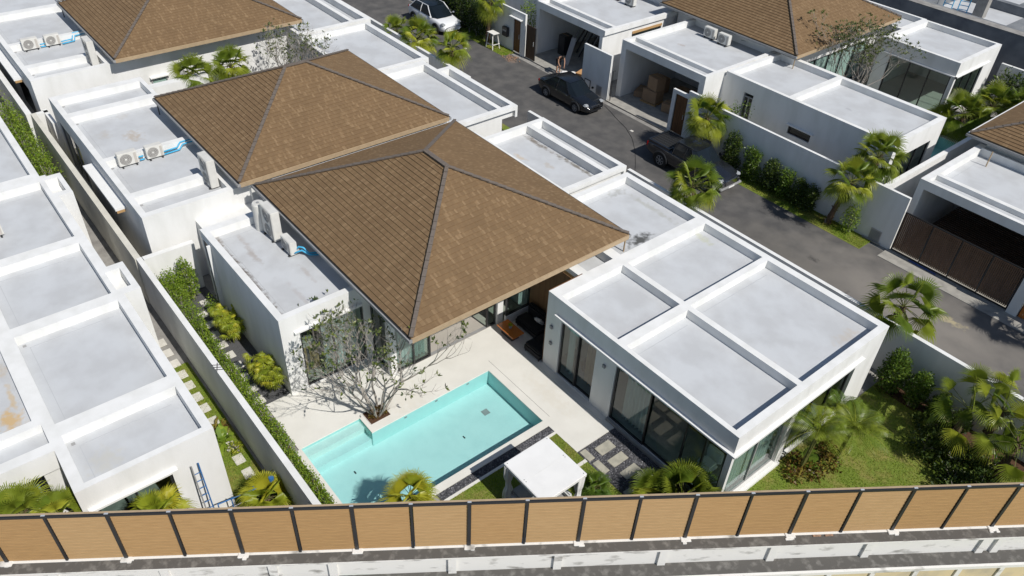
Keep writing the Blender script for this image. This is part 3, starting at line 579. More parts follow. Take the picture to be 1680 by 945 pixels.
ac('air_conditioner', 'tall two-fan air conditioner under the eave of the second villa', (-13.9, -6.45, Z), 0, .95, 1.25, .34, 2)
ac('air_conditioner', 'left unit of the air conditioner pair on the top left villa roof', (-32.34, -8.7, Z), math.pi / 2)
ac('air_conditioner', 'right unit of the pair on the top left villa roof, by blue pipes', (-32.34, -7.6, Z), math.pi / 2, .76, .55)
ac('air_conditioner', 'tall two-fan air conditioner under the eave of the top left villa', (-28.8, -6.6, Z), 0, .95, 1.25, .34, 2)
ac('air_conditioner', 'left air conditioner of the pair on the garage roof across the street', (-12.9, 24.3, Z), 0)
ac('air_conditioner', 'right air conditioner of the pair on the garage roof across the street', (-11.75, 24.2, Z), 0)
ac('air_conditioner', 'air conditioner at the top edge of the far left garage roof', (-19.6, 24.3, Z), 0)
ac('air_conditioner', 'air conditioner cut by the picture top on the far garage roof', (-20.9, 24.4, Z), 0, .6)
ac('air_conditioner', 'air conditioner on the near left villa roof at the left edge of the picture', (-14.9, -14.4, Z), math.pi / 2)
tk = thing('water_heater', 'pale cylindrical water heater beside the tall air conditioner', 'water heater', (-9.78, -6.15, Z))
P(tk, 'tank', MB().tube([(-9.78, -6.15, Z), (-9.78, -6.15, Z + 1.1), (-9.78, -6.15, Z + 1.15)], [.24, .24, .21], 24), 'plastic'); P(tk, 'lid', MB().tube([(-9.78, -6.15, Z + 1.151), (-9.78, -6.15, Z + 1.17)], .06, 12), 'grey')
def pipes(label, runs, m='bluepipe', r=.035):
    mb = MB()
    for p in runs: mb.tube(p, r, 8)
    single('pipe', mb, m, label, 'pipe', 'blue coolant pipes on the roofs', True)
pipes('bright blue pipe curling from the small air conditioner of the main villa', [[(-7.45, -5.95, 3.35), (-7.35, -5.8, 3.55), (-7.2, -5.7, 3.55), (-7.1, -5.55, 3.3), (-7.0, -5.2, 3.25)], [(-7.4, -6.0, 3.3), (-7.25, -5.75, 3.42), (-7.05, -5.55, 3.25), (-6.9, -5.2, 3.2)]])
pipes('pair of blue pipes running from the second villa air conditioners to its eave', [[(-17.4, -7.15, 3.3), (-17.45, -6.5, 3.3), (-17.55, -6.3, 3.45), (-17.6, -5.5, 3.45)], [(-17.25, -7.15, 3.25), (-17.3, -6.45, 3.25), (-17.4, -6.25, 3.4), (-17.45, -5.5, 3.4)]])
pipes('pair of blue pipes running from the top left air conditioners to the eave', [[(-32.3, -7.2, 3.3), (-32.4, -6.6, 3.3), (-32.7, -6.45, 3.5), (-32.8, -5.5, 3.5)], [(-32.1, -7.2, 3.25), (-32.2, -6.55, 3.25), (-32.5, -6.4, 3.4), (-32.6, -5.5, 3.4)]])
pipes('short blue pipes between the two air conditioners of the second villa', [[(-17.45, -8.15, 3.35), (-17.45, -7.95, 3.35)], [(-17.35, -8.15, 3.25), (-17.35, -7.95, 3.25)]])
pipes('short blue pipes between the two top left air conditioners', [[(-32.35, -8.25, 3.35), (-32.35, -8.0, 3.35)], [(-32.25, -8.25, 3.25), (-32.25, -8.0, 3.25)]])

# ------------------------------------------------------------------ second villa
V = Villa('villa', 'second villa of the row, brown roof with almost square plan behind the main villa', (-17, 0, 0)); t = V.t
V.blk(-25.08, -12.5, -9.7, -5.4, holes=[(-24.6, -22.9, -9.45, -5.6), (-22.45, -17.85, -9.45, -5.6), (-17.56, -14.5, -9.45, -5.6), (-14.1, -12.8, -9.45, -6.2)])
V.add(-20.8, -12.3, -5.4, 4.4, -.04, 3.8); V.add(-12.5, -11.75, -7.8, -5.4, -.04, 2.65)
V.add(-12.3, -11.75, -5.4, 4.2, -.04, 2.85)
V.add(-19.0, -11.87, 4.2, 7.52, -.04, 3.5); V.add(-17.6, -11.87, 7.52, 8.34, 2.9, 3.5); V.add(-17.6, -17.3, 7.52, 8.34, -.04, 2.9)
for h in ((-18.5, -12.15, 4.45, 7.27), (-17.3, -12.15, 7.52, 8.08)): V.cut(*h, 3.1, 3.5); V.decks.append((*h, 3.1))
V.cut(-12.05, -11.87, 4.2, 8.2, -.04, 3.28)
V.blk(-25.44, -19.12, 3.5, 8.0, holes=[(-25.3, -19.38, 3.75, 7.72)], hollow=False); V.cut(-19.26, -19.12, 3.5, 7.9, -.04, 3.26)
V.cut(-24.4, -21.2, -9.7, -9.5, .1, 2.6)
V.done()
P(t, 'canopy_slab', MB().box(-19.0, -14.78, -10.12, -9.703, 2.74, 2.84), 'white2'); P(t, 'canopy_edge', MB().box(-14.84, -14.78, -10.08, -9.75, 2.62, 2.738), 'fence')
V.win('y', -9.62, -24.4, -21.2, .1, 2.6, 3, fr='grey')
P(t, 'window_ledge', MB().box(-11.748, -11.6, -7.6, -6.3, 2.45, 2.52), 'white2')
V.roof(-21.3, -12.02, -5.93, 4.3)
V.pipe(-21.2, -5.92, 3.16, 3.88, 'black')
P(t, 'garage_door', MB().box(-17.2, -12.2, 7.6, 7.66, 0, 2.8), 'wooddark')
# ------------------------------------------------------------------ third villa (top left)
V = Villa('villa', 'top left villa of the row with its brown roof cut by the picture edge', (-31, 0, 0)); t = V.t
V.blk(-42, -27.4, -9.9, -5.4, holes=[(-41.8, -37.9, -9.65, -5.6), (-37.4, -32.85, -9.65, -5.6), (-32.55, -29.5, -9.65, -5.6), (-29.05, -27.7, -9.65, -6.3)])
V.add(-36, -27.4, -5.4, 4.4, -.04, 3.8)
V.add(-33, -25.86, 3.7, 8.42, -.04, 3.5); V.cut(-26.0, -25.86, 3.7, 8.3, -.04, 3.28)
for h in ((-32.8, -26.15, 3.9, 7.15), (-32.8, -26.15, 7.4, 8.15)): V.cut(*h, 3.1, 3.5); V.decks.append((*h, 3.1))
V.blk(-46, -33.2, 3.7, 8.1, holes=[(-45.7, -33.5, 3.9, 7.8)], hollow=False)
V.cut(-33.5, -29, -9.9, -9.7, .1, 2.5)
V.done()
P(t, 'canopy_slab', MB().box(-36, -29.73, -10.32, -9.903, 2.74, 2.84), 'white2'); P(t, 'canopy_edge', MB().box(-29.79, -29.73, -10.28, -9.95, 2.62, 2.738), 'fence')
P(t, 'window_ledge', MB().box(-27.398, -27.2, -4.4, -3.4, 2.3, 2.36), 'white2'); V.win('x', -27.36, -4.35, -3.5, 1.5, 2.29, 1, fr='grey')
V.roof(-36.5, -26.7, -6.0, 4.4); V.pipe(-36.35, -5.95, 3.16, 3.88, 'black'); V.pipe(-26.85, 4.3, 3.5, 3.88, 'black')
# low court between second and third villa
single('courtyard_wall', MB().box(-25.08, -24.6, -5.35, -2.2, -.04, 3.0).box(-26.9, -25.1, -9.9, -9.7, -.04, 2.2), 'white', 'low white courtyard wall between the second villa and the palms', 'wall')

# ------------------------------------------------------------------ near left villa (foreground)
V = Villa('villa', 'nearest flat-roofed white villa filling the left foreground', (-8, -14, 0)); t = V.t
H = [(-3.2, -1.2, -15.12, -11.97), (-8.17, -3.74, -15.15, -12.0), (-12.25, -8.66, -15.15, -12.05), (-17.4, -12.75, -15.15, -12.05)]
V.blk(-17.85, -1.0, -15.42, -11.72, holes=H)
V.add(-10.22, -8.38, -11.72, -11.17, -.04, 3.5); V.cut(-9.9, -8.72, -11.86, -11.38, 3.1, 3.5)
V.add(-17.7, -15.9, -11.72, -11.2, -.04, 3.5); V.cut(-17.4, -16.2, -11.86, -11.38, 3.1, 3.5)
for x0, x1, zt in ((-40, -2.77, 3.5),): V.add(x0, x1, -24, -15.42, 2.8, zt)
V.add(-40, -4.8, -24, -15.42, -.04, 2.8)
for h, zd in (((-8.4, -4.24, -23.8, -15.62), 3.15), ((-3.96, -3.13, -23.8, -15.45), 3.2), ((-12.4, -8.8, -23.8, -15.62), 3.15), ((-20, -12.9, -23.8, -15.62), 3.15)):
    V.cut(*h, zd, 3.5); V.decks.append((*h, zd))
V.blk(-40, -17.85, -15.42, -11.93, holes=[(-39, -18.2, -15.15, -12.2)], hollow=False)
V.cut(-1.2, -1.0, -15.1, -13.1, .1, 2.62)
V.add(-4.8, -2.9, -15.9, -15.42, -.04, 2.8)
V.done()
P(t, 'window_ledge', MB().box(-.998, -.86, -15.3, -12.95, 2.65, 2.72), 'white2')
P(t, 'window_sill', MB().box(-.998, -.7, -15.2, -13.0, 1.30, 1.36), 'white2'); P(t, 'sill_wall', MB().box(-1.15, -1.003, -15.1, -13.1, .1, 1.29), 'white')
V.win('x', -1.15, -15.09, -13.11, 1.37, 2.61, 2)
P(t, 'dark_joint', MB().box(-2.76, -2.74, -15.42, -15.405, 0, 3.49), 'dark')  # thin dark strip down the corner where the two blocks meet
V.win('x', -3.4, -19.5, -16.0, .05, 2.75, 3)
P(t, 'floor', MB().box(-4.8, -1.2, -24, -15.9, -.045, .01), 'tile')
single('drape', MB().box(-3.6, -3.5, -19.5, -16.2, .1, 2.7), 'bluetarp', 'dark blue cover hanging in the opening of the near left villa', 'cover')

# ------------------------------------------------------------------ boundary walls
def wall_thing(label, boxes, m='white', name='boundary_wall', cap=None, parts=()):
    ops = [('+', *b) for b in boxes]; mb = solid(ops); o = single(name, mb, m, label, 'wall')
    return o
wall_thing('long white wall running from the dark tag mark beside the pool terrace to the front fence', [(-12.0, 3.75, -10.42, -10.22, -.04, 2.2)])
wall_thing('narrow cream-topped wall between the side passages of the second villa', [(-26.75, -12.003, -10.47, -10.24, -.04, 2.19)], 'cream')
wall_thing('white wall continuing to the top left corner behind the clipped hedge', [(-46, -26.753, -10.68, -10.42, -.04, 2.2)])
wall_thing('low white cross wall behind the two tall bushes of the side garden', [(-12.0, -11.76, -10.197, -8.26, -.04, 2.2)])
wall_thing('low white cross wall beside the dark passage at the far end of the hedge', [(-26.75, -26.5, -10.237, -9.705, -.04, 2.2)])
sw = 'street boundary wall'
wall_thing('white wall from behind the bedroom wing along the street to the right edge', [(-5.8, 20, 10.1, 10.28, -.04, 2.2)])
wall_thing('short white wall end between two carports, beside the black sedan', [(-13.1, -11.9, 10.1, 10.28, -.04, 2.2)])
wall_thing('white street wall between the carports below the three upper palms', [(-24.2, -18.3, 10.1, 10.28, -.04, 2.15), (-33, -24.2, 10.1, 10.28, -.04, 2.2)])

# ------------------------------------------------------------------ villas across the street
def garage_roofs(V, x0, x1, y0, ya, yb, yc):
    for h, z in (((x0 + .22, x1 - .22, y0 + .16, ya, ), 3.26), ((x0 + .22, x1 - .22, yb, yc), 3.12)):
        V.cut(*h, z, 3.5); V.decks.append((*h, z))
V = Villa('villa', 'villa across the street with courtyard tree and glazed far wing', (-7, 28, 0)); t = V.t
V.add(-15.1, -8.78, 18.98, 25.4, -.04, 3.5); V.cut(-14.72, -9.15, 18.98, 24.0, -.04, 3.04)
garage_roofs(V, -15.1, -8.78, 18.98, 19.88, 20.12, 25.3)
V.add(-8.78, -8.65, 20.6, 25.5, -.04, 3.2)
V.blk(-8.65, 1.46, 20.6, 25.5, holes=[(-8.4, -4.72, 20.82, 25.2), (-4.38, 1.16, 20.82, 25.2)])
V.cut(-7.28, -6.66, 20.6, 20.8, 2.62, 2.8); V.cut(-7.28, -6.66, 20.6, 20.8, .9, 2.8); V.cut(-4.18, -2.82, 20.6, 20.8, 1.66, 2.13)
V.cut(1.26, 1.46, 21.0, 24.6, .05, 2.5)
V.add(-16.5, -7.95, 25.5, 35.3, -.04, 3.82)
V.cut(-8.1, -7.95, 27, 34.5, .05, 2.6)
V.blk(-6.55, -1.6, 33.1, 38.3, holes=[(-6.28, -1.86, 33.32, 38.08)])
V.blk(-14, -6.55, 35.3, 38.4, holes=[(-13.8, -6.75, 35.5, 38.2)], hollow=False)
V.cut(-5.75, -1.75, 33.1, 33.3, .12, 2.6); V.cut(-1.8, -1.6, 33.3, 36.75, .12, 2.6)
V.done()
P(t, 'window_ledge', MB().box(-6.3, -1.48, 33.0, 33.097, 2.62, 2.69), 'white2'); P(t, 'window_ledge', MB().box(-1.597, -1.48, 33.0, 37.3, 2.62, 2.69), 'white2')
P(t, 'window_ledge', MB().box(-4.3, -2.7, 20.5, 20.597, 2.14, 2.2), 'white2'); P(t, 'pier', MB().box(-1.85, -1.62, 33.12, 33.35, .12, 2.6), 'white2')
V.win('y', 20.7, -7.27, -6.67, .9, 2.6, 2, fr='grey'); V.win('y', 20.7, -4.17, -2.83, 1.67, 2.12, 1)
V.win('y', 33.2, -5.74, -1.86, .13, 2.59, 3); V.win('x', -1.7, 33.36, 36.74, .13, 2.59, 3); V.win('x', -8.02, 27.0, 34.5, .05, 2.59, 5)
V.win('x', 1.36, 21.0, 24.6, .05, 2.49, 3)
P(t, 'floor', MB().box(-6.35, -1.8, 33.3, 38.1, -.03, .1), 'tile'); P(t, 'floor', MB().box(-14.72, -9.15, 19.0, 24, .021, .03), 'apron')
P(t, 'high_window', MB().box(-14.5, -9.5, 25.36, 25.395, 3.55, 3.75), 'black')
P(t, 'conduit', MB().tube([(-11.3, 25.33, 3.2), (-11.0, 25.42, 3.75), (-8.2, 25.42, 3.72)], .02, 6).tube([(-11.3, 25.3, 3.35), (-9.0, 25.42, 3.62), (-8.2, 25.42, 3.6)], .02, 6), 'grey')
V.roof(-17.3, -7.1, 24.65, 35.85, course=.19); V.pipe(-7.2, 24.75, 3.16, 3.88)
V = Villa('villa', 'upper villa across the street whose open garage shows a bending person', (-19, 22, 0)); t = V.t
V.add(-22.85, -16.6, 19.02, 26.5, -.04, 3.5); V.cut(-22.6, -17.0, 19.02, 24.5, -.04, 3.06)
garage_roofs(V, -22.85, -16.6, 19.02, 19.9, 20.15, 26.2); V.cut(-16.74, -16.6, 19.02, 26, -.04, 3.2)
V.add(-30, -22.85, 20.5, 26.5, -.04, 3.5); V.cut(-29.8, -23.1, 20.75, 26.2, 3.12, 3.5); V.decks.append((-29.8, -23.1, 20.75, 26.2, 3.12))
V.add(-29, -17.5, 26.5, 35, -.04, 3.82)
V.cut(-17.0, -16.74, 21.6, 24.3, 1.9, 2.9)
V.done()
P(t, 'floor', MB().box(-22.6, -17.0, 19.05, 24.5, .021, .03), 'apron'); P(t, 'window_lintel', MB().box(-16.75, -16.70, 21.6, 24.3, 2.75, 2.9), 'fence')
V.win('x', -16.87, 21.6, 24.3, 1.9, 2.74, 1)
V.roof(-30, -17.9, 25.9, 36.0, course=.2)
V = Villa('villa', 'right edge villa across the street with brown roof over a slatted gate', (8, 23, 0)); t = V.t
V.add(3.8, 16, 18.6, 23.9, -.04, 3.5); V.cut(4.1, 12, 18.6, 23.6, -.04, 3.08)
for h, z in (((4.1, 15.8, 18.8, 19.5), 3.26), ((4.1, 15.8, 19.75, 23.8), 3.12)): V.cut(*h, z, 3.5); V.decks.append((*h, z))
V.add(4.1, 16, 24.2, 33, -.04, 3.82); V.add(3.8, 4.1, 23.9, 24.2, -.04, 3.5)
V.done('white')
P(t, 'floor', MB().box(4.1, 12, 18.62, 23.6, .011, .02), 'greytile')
V.roof(3.3, 15.5, 23.75, 34.2, course=.19); V.pipe(4.82, 22.95, 3.14, 3.9); P(t, 'wall_recess', MB().box(5.0, 11.5, 23.55, 23.59, .3, 1.9), 'inner')
# far unfinished building
V = Villa('building', 'raw concrete building under construction along the top right edge', (5, 50, 0)); V.t['category'] = 'building'; t = V.t
V.add(-60, 40, 40.85, 70, -.04, 3.5)
for h in ((-8.1, -3.0, 41.9, 46.5), (-2.3, 6, 42.2, 47), (-16, -8.6, 41.9, 50), (-3.9, 30, 49, 60), (-7.6, -4.4, 47.0, 60)): V.cut(*h, 2.9, 3.5); V.decks.append((*h, 2.9))
V.done('bluecon')
P(t, 'parapet_cap', MB().box(-60, 40, 40.83, 41.6, 3.503, 3.53), 'concrete')
P(t, 'column', MB().box(-5.9, -5.2, 43.6, 44.2, 2.9, 4.6), 'concrete')
wall_thing('rear garden wall of the glazed far wing, beside the trimmed hedge', [(-1.4, 16, 39.0, 39.2, -.04, 2.2)])
for i, (x, y, l) in enumerate(((-7.4, 43.0, 'left'), (-6.6, 43.6, 'right'))):
    s_ = thing('site_ladder', f'{l} light blue site scaffold standing on the unfinished roof', 'scaffold', (x, y, 2.92), .4 * i)
    MB().tube([(-.3, 0, 0), (-.3, 0, 1.5)], .035, 6).build('post', 'bluepipe', s_); MB().tube([(.3, 0, 0), (.3, 0, 1.5)], .035, 6).build('post', 'bluepipe', s_)
    for k in range(5): MB().tube([(-.3, 0, .2 + k * .28), (.3, 0, .2 + k * .28)], .03, 6).build('rung', 'bluepipe', s_)
wall_thing('tall white street wall with wooden door and mailbox in front of the upper garage', [(-46, -23.92, 18.0, 18.15, -.04, 2.79), (-23.92, -23.2, 18.0, 18.15, 2.24, 2.79), (-23.2, -22.75, 18.0, 18.15, -.04, 2.79)])
wall_thing('free-standing white wall with meter hatches behind the black sedan', [(-17.2, -14.88, 18.0, 18.15, -.04, 2.77)])
wall_thing('white street wall behind the clipped hedge and the dark pickup', [(-10.2, -9.95, 18.2, 18.35, -.04, 2.5), (-9.95, -9.1, 18.2, 18.35, 2.3, 2.5), (-9.1, -7.6, 18.2, 18.35, -.04, 2.77), (-7.6, -7.45, 17.9, 18.35, -.04, 2.77), (-7.6, 3.98, 17.9, 18.05, -.04, 2.77)])
wall_thing('white dividing wall between the far garden pool and the slatted gate villa', [(2.6, 2.82, 18.053, 36, -.04, 2.77)])
wall_thing('white gate pillar and wall at the right picture edge', [(9.42, 9.85, 17.8, 18.1, -.04, 2.3), (11.0, 16, 17.8, 18.0, -.04, 2.5)])
def door(label, x0, x1, y, z0, z1, m='wood', hood=False):
    d = thing('gate_door', label, 'door', ((x0 + x1) / 2, y, z0))
    mb = MB(); n = max(4, int((x1 - x0) / .12))
    for i in range(n): mb.box(x0 + (x1 - x0) * i / n + .004, x0 + (x1 - x0) * (i + 1) / n - .004, y - .02, y + .02, z0, z1)
    P(d, 'panel', mb, m); P(d, 'handle', MB().tube([(x1 - .1, y - .06, 1.0), (x1 - .1, y - .06, 1.3)], .015, 6), 'steelcap')
    P(d, 'frame', MB().box(x0 - .03, x0, y - .03, y + .03, z0, z1).box(x1, x1 + .03, y - .03, y + .03, z0, z1), 'black')
    if hood: P(d, 'hood', MB().box(x0 - .3, x1 + .25, y - .3, y - .05, z1 + .12, z1 + .18), 'white2')
door('brown wooden pedestrian door beside the black mailbox', -23.88, -23.24, 18.08, .05, 2.2, hood=True)
door('dull brown metal gate leaf next to the garage with the person', -22.6, -21.75, 18.06, .05, 2.2, 'wooddark')
door('brown wooden door behind the bed of the dark pickup', -9.9, -9.14, 18.27, .05, 2.28)
door('orange brown wooden door right of the long slatted gate', 9.9, 10.95, 17.9, .05, 2.2, 'orange')
mbx_ = thing('mailbox', 'black mailbox mounted on the street wall beside the wooden door', 'mailbox', (-24.6, 17.9, .85))
P(mbx_, 'box', MB().rbox(-24.86, -24.34, 17.78, 17.995, .85, 1.47, .02), 'black'); P(mbx_, 'flap', MB().box(-24.8, -24.4, 17.765, 17.778, 1.2, 1.3), 'grey')
hp = thing('meter_hatch', 'outlined white meter hatch in the wall behind the black sedan', 'hatch', (-16.6, 17.99, .1))
P(hp, 'frame', solid([('+', -16.88, -16.36, 17.97, 17.998, .05, .70), ('-', -16.84, -16.40, 17.97, 17.998, .09, .66)]), 'black'); P(hp, 'door', MB().box(-16.84, -16.40, 17.98, 17.995, .09, .66), 'white2')
def vent(x0, x1, y, z0, z1, label):
    h = thing('vent_grille', label, 'vent', ((x0 + x1) / 2, y, z0))
    P(h, 'frame', MB().box(x0, x1, y - .03, y - .003, z0, z1), 'inner')
    mb = MB(); n = 9
    for i in range(n): mb.box(x0 + .03, x1 - .03, y - .05, y - .031, z0 + .03 + (z1 - z0 - .06) * i / n, z0 + .03 + (z1 - z0 - .06) * (i + .6) / n)
    P(h, 'louvre', mb, 'grey')
vent(-15.83, -15.37, 18.0, .06, .66, 'louvred vent low on the free-standing wall behind the sedan')
vent(2.86, 3.4, 17.9, .02, .64, 'louvred vent low on the wall left of the slatted gate')
single('drain_cover', MB().box(2.6, 3.5, 17.78, 17.88, .0, .06), 'concrete', 'concrete drain edge under the louvred vent', 'drain')
gt = thing('sliding_gate', 'long brown slatted sliding gate across the garage at the right edge', 'gate', (6.7, 17.9, 0))
P(gt, 'frame', solid([('+', 4.03, 9.4, 17.88, 17.92, .06, 2.12), ('-', 4.09, 9.34, 17.88, 17.92, .12, 2.06)]), 'black')
for i in range(3): P(gt, 'mullion', MB().box(5.36 + i * 1.33, 5.41 + i * 1.33, 17.88, 17.92, .12, 2.06), 'black')
for seg in range(4):
    mb = MB(); a = (4.1, 5.42, 6.75, 8.08)[seg]; b = (5.35, 6.68, 8.01, 9.33)[seg]; n = 16
    for i in range(n): mb.box(a + (b - a) * i / n, a + (b - a) * (i + .74) / n, 17.865, 17.895, .2, 2.05)
    P(gt, 'slats', mb, 'gate')
P(gt, 'rail', MB().box(3.98, 9.9, 17.86, 17.96, .012, .05), 'concrete')
single('louvre_screen', (lambda m: [m.box(4.6, 11.6, 19.4 + i * .18, 19.5 + i * .18, .9, .93) for i in range(22)] and m)(MB()), 'wooddark', 'dark slatted low platform in the shade of the gated garage', 'platform')
wp = thing('standpipe', 'thin dark standpipe by the end of the free-standing wall', 'pipe', (-14.7, 18.1, 0)); P(wp, 'riser', MB().tube([(-14.7, 18.1, 0), (-14.7, 18.1, 1.9), (-14.55, 18.1, 1.95)], .025, 6), 'black')

# ------------------------------------------------------------------ palm, shrub and tree builders
def fan_leaf(mb, base, dirv, up, r, tint, n=18, spread=2.45, droop=.25, cut=.42):
    dirv = dirv.normalized(); side = dirv.cross(up).normalized(); nrm = side.cross(dirv).normalized()
    for i in range(n):
        a0 = -spread / 2 + spread * i / n; a1 = -spread / 2 + spread * (i + 1) / n; am = (a0 + a1) / 2
        def pt(a, q, lift): return base + (dirv * math.cos(a) + side * math.sin(a)) * q + nrm * lift
        rr = r * (1 - .10 * abs(am) / spread * 2) * random.uniform(.92, 1.04); w = (a1 - a0) / 2 * cut * r * 1.05
        dm = dirv * math.cos(am) + side * math.sin(am); sm = (side * math.cos(am) - dirv * math.sin(am))
        dr = droop * random.uniform(.6, 1.4)
        A = pt(a0, r * cut, 0); B = pt(am, r * cut, .025 * r / .6); Cc = pt(a1, r * cut, 0)
        m1 = base + dm * rr * .78 + Vector((0, 0, -dr * r * .25)); tp = base + dm * rr + Vector((0, 0, -dr * r * .75))
        mb.add([base, A, B, Cc, m1 + sm * w * .6, m1 - sm * w * .6, tp], [(0, 2, 1), (0, 3, 2), (1, 2, 5), (2, 3, 4), (2, 4, 5), (5, 4, 6)], tint)
def palm(name, label, x, y, h, n=18, r=.62, pet=.75, big=True, lean=(0, 0), m='leafpalm', tr=.11, yellow=.12, z0=0, group=None, cat='palm', emin=-.75, emax=1.35, skirt=0, spread=2.45, seg=18):
    t = thing(name, label, cat, (x, y, z0), 0, group)
    if big: n = int(n * 1.45); r *= 1.22; seg = int(seg * 1.5); spread = max(spread, 3.3)
    top = Vector((lean[0], lean[1], h))
    if h > .35:
        tb = MB(); k = 12; pts = [Vector((lean[0] * (i / k) ** 1.5, lean[1] * (i / k) ** 1.5, h * i / k)) for i in range(k + 1)]
        tb.tube(pts, [tr * (1.35 - .5 * i / k) * random.uniform(.9, 1.12) for i in range(k + 1)], 10)
        for i in range(int(h * 14)):      # old leaf bases
            f = random.uniform(.25, 1); p = Vector((lean[0] * f ** 1.5, lean[1] * f ** 1.5, h * f)); a = random.uniform(0, 6.28); d = Vector((math.cos(a), math.sin(a), .9))
            tb.bar(p + d * tr * .5, p + d * (tr + .07), .05, .02)
        tb.build('trunk', 'trunk', t)
    cr = MB(); st = MB()
    for i in range(n):
        a = i * 2.39996 + random.uniform(-.3, .3); f = (i + .5) / n; e = emax - (emax - emin) * f ** .9 + random.uniform(-.12, .12)
        d = Vector((math.cos(a) * math.cos(e), math.sin(a) * math.cos(e), math.sin(e))); L = pet * random.uniform(.8, 1.15)
        st.tube([top, top + d * L * .5, top + d * L + Vector((0, 0, -.05 * L))], [.018, .013, .01], 4)
        d2 = (d + Vector((0, 0, .15 - .75 * f))).normalized(); upv = Vector((0, 0, 1)) if abs(d2.z) < .9 else Vector((math.cos(a), math.sin(a), 0))
        upv = (upv + Vector((random.uniform(-.6, .6), random.uniform(-.6, .6), 0))).normalized()
        tint = random.uniform(.55, 1) if random.random() < yellow else random.uniform(0, .45)
        fan_leaf(cr, top + d * L + Vector((0, 0, -.05 * L)), d2, upv, r * random.uniform(.85, 1.1), tint, n=seg, spread=spread, droop=.2 + .5 * f)
    for i in range(skirt):
        a = random.uniform(0, 6.28); d = Vector((math.cos(a) * .5, math.sin(a) * .5, -.8)).normalized()
        fan_leaf(cr, top + d * .35 + Vector((0, 0, -.1)), d, Vector((math.cos(a), math.sin(a), .2)), r * .8, random.uniform(.5, .9), n=10, spread=1.6, droop=.6)
    c = cr.build('crown', m, t); st.build('stalks', 'stalk', c); return t
def feather(name, label, x, y, h, n=10, L=1.3, m='leafpalm', group=None, stems=1):
    t = thing(name, label, 'palm', (x, y, 0), 0, group); cr = MB(); tb = MB()
    for s in range(stems):
        ox, oy = (random.uniform(-.25, .25), random.uniform(-.25, .25)) if stems > 1 else (0, 0); hh = h * random.uniform(.75, 1.0); top = Vector((ox * 1.8, oy * 1.8, hh))
        tb.tube([(ox * .6, oy * .6, 0), (ox * 1.2, oy * 1.2, hh * .5), top], [.06, .045, .035], 7)
        for i in range(n):
            a = i * 2.4 + random.uniform(-.3, .3) + s; e = random.uniform(.35, 1.25); pts = []
            for k in range(9):
                q = k / 8; pts.append(top + Vector((math.cos(a) * math.cos(e) * L * q, math.sin(a) * math.cos(e) * L * q, math.sin(e) * L * q - .55 * L * q * q)))
            cr.tube(pts, [.012 * (1 - .8 * k / 8) for k in range(9)], 3, False, .6)
            tint = random.uniform(0, .45)
            for k in range(1, 24):
                q = k / 24; j = min(7, int(q * 8)); p = pts[j].lerp(pts[j + 1], q * 8 - j); dd = (pts[j + 1] - pts[j]).normalized(); sd = dd.cross(Vector((0, 0, 1))).normalized()
                for sg in (-1, 1):
                    l = .30 * math.sin(math.pi * min(1, q * .85 + .15)) * L / 1.3 + .05; v = (dd * .55 + sd * sg * .8 + Vector((0, 0, -.25))).normalized()
                    cr.add([p, p + v * l * .5 + dd * .015, p + v * l + Vector((0, 0, -.05)), p + v * l * .5 - dd * .015], [(0, 1, 2, 3)], tint)
    cr.build('crown', m, t); tb.build('trunk', 'stalk' if stems > 1 else 'bark', t); return t
def leaf_cloud(mb, c, rad, n, size, shell=.55, flat=.5, tmin=0, tmax=1, asp=.5):
    c = Vector(c)
    lumps = [(Vector((random.gauss(0, 1), random.gauss(0, 1), random.gauss(0, 1))).normalized(), random.uniform(.12, .3)) for _ in range(9)]
    for _ in range(n):
        d = Vector((random.gauss(0, 1), random.gauss(0, 1), random.gauss(0, 1))).normalized()
        q = random.uniform(shell, 1) if random.random() < .8 else random.uniform(.2, 1)
        for ld, la in lumps:
            k = d.dot(ld)
            if k > .7: q *= 1 + la * (k - .7) * 2.2
            elif k < -.8: q *= 1 - la * .5
        p = c + Vector((d.x * rad[0], d.y * rad[1], d.z * rad[2])) * q
        l = size * random.uniform(.7, 1.4); u = (d * .5 + Vector((random.uniform(-1, 1), random.uniform(-1, 1), random.uniform(-.6, 1)))).normalized(); s = u.cross(Vector((random.uniform(-1, 1), random.uniform(-1, 1), random.uniform(-1, 1)))).normalized() * l * asp * .5
        tt = tmin + (tmax - tmin) * random.random() ** 2
        mb.add([p, p + u * l * .5 + s, p + u * l, p + u * l * .5 - s], [(0, 1, 2, 3)], tt)
def stemset(mb, c, rad, n=5, z0=0):
    for _ in range(n):
        p = Vector((c[0] + random.uniform(-.1, .1), c[1] + random.uniform(-.1, .1), z0)); q = Vector((c[0] + random.uniform(-.6, .6) * rad[0], c[1] + random.uniform(-.6, .6) * rad[1], c[2] + rad[2] * random.uniform(.2, .7)))
        mb.tube([p, p.lerp(q, .5) + Vector((0, 0, .1)), q], [.025, .018, .008], 4)
def shrub(name, label, c, rad, n, size=.07, m='leaf', group=None, cat='shrub', asp=.5, clouds=None, z0=0):
    t = thing(name, label, cat, (c[0], c[1], z0), 0, group); L = MB(); S = MB()
    for cc, rr, nn in (clouds or [(c, rad, n)]): leaf_cloud(L, cc, rr, nn, size, asp=asp); stemset(S, cc, rr, 4, z0) if not (name in ('copper_shrub', 'clipped_bush') and cc is not (clouds or [(c,)])[0][0]) and name != 'copper_shrub' else None
    P(t, 'foliage', L, m); P(t, 'stems', S, 'bark') if S.v and not (clouds and len(clouds) < 4) else None; return t
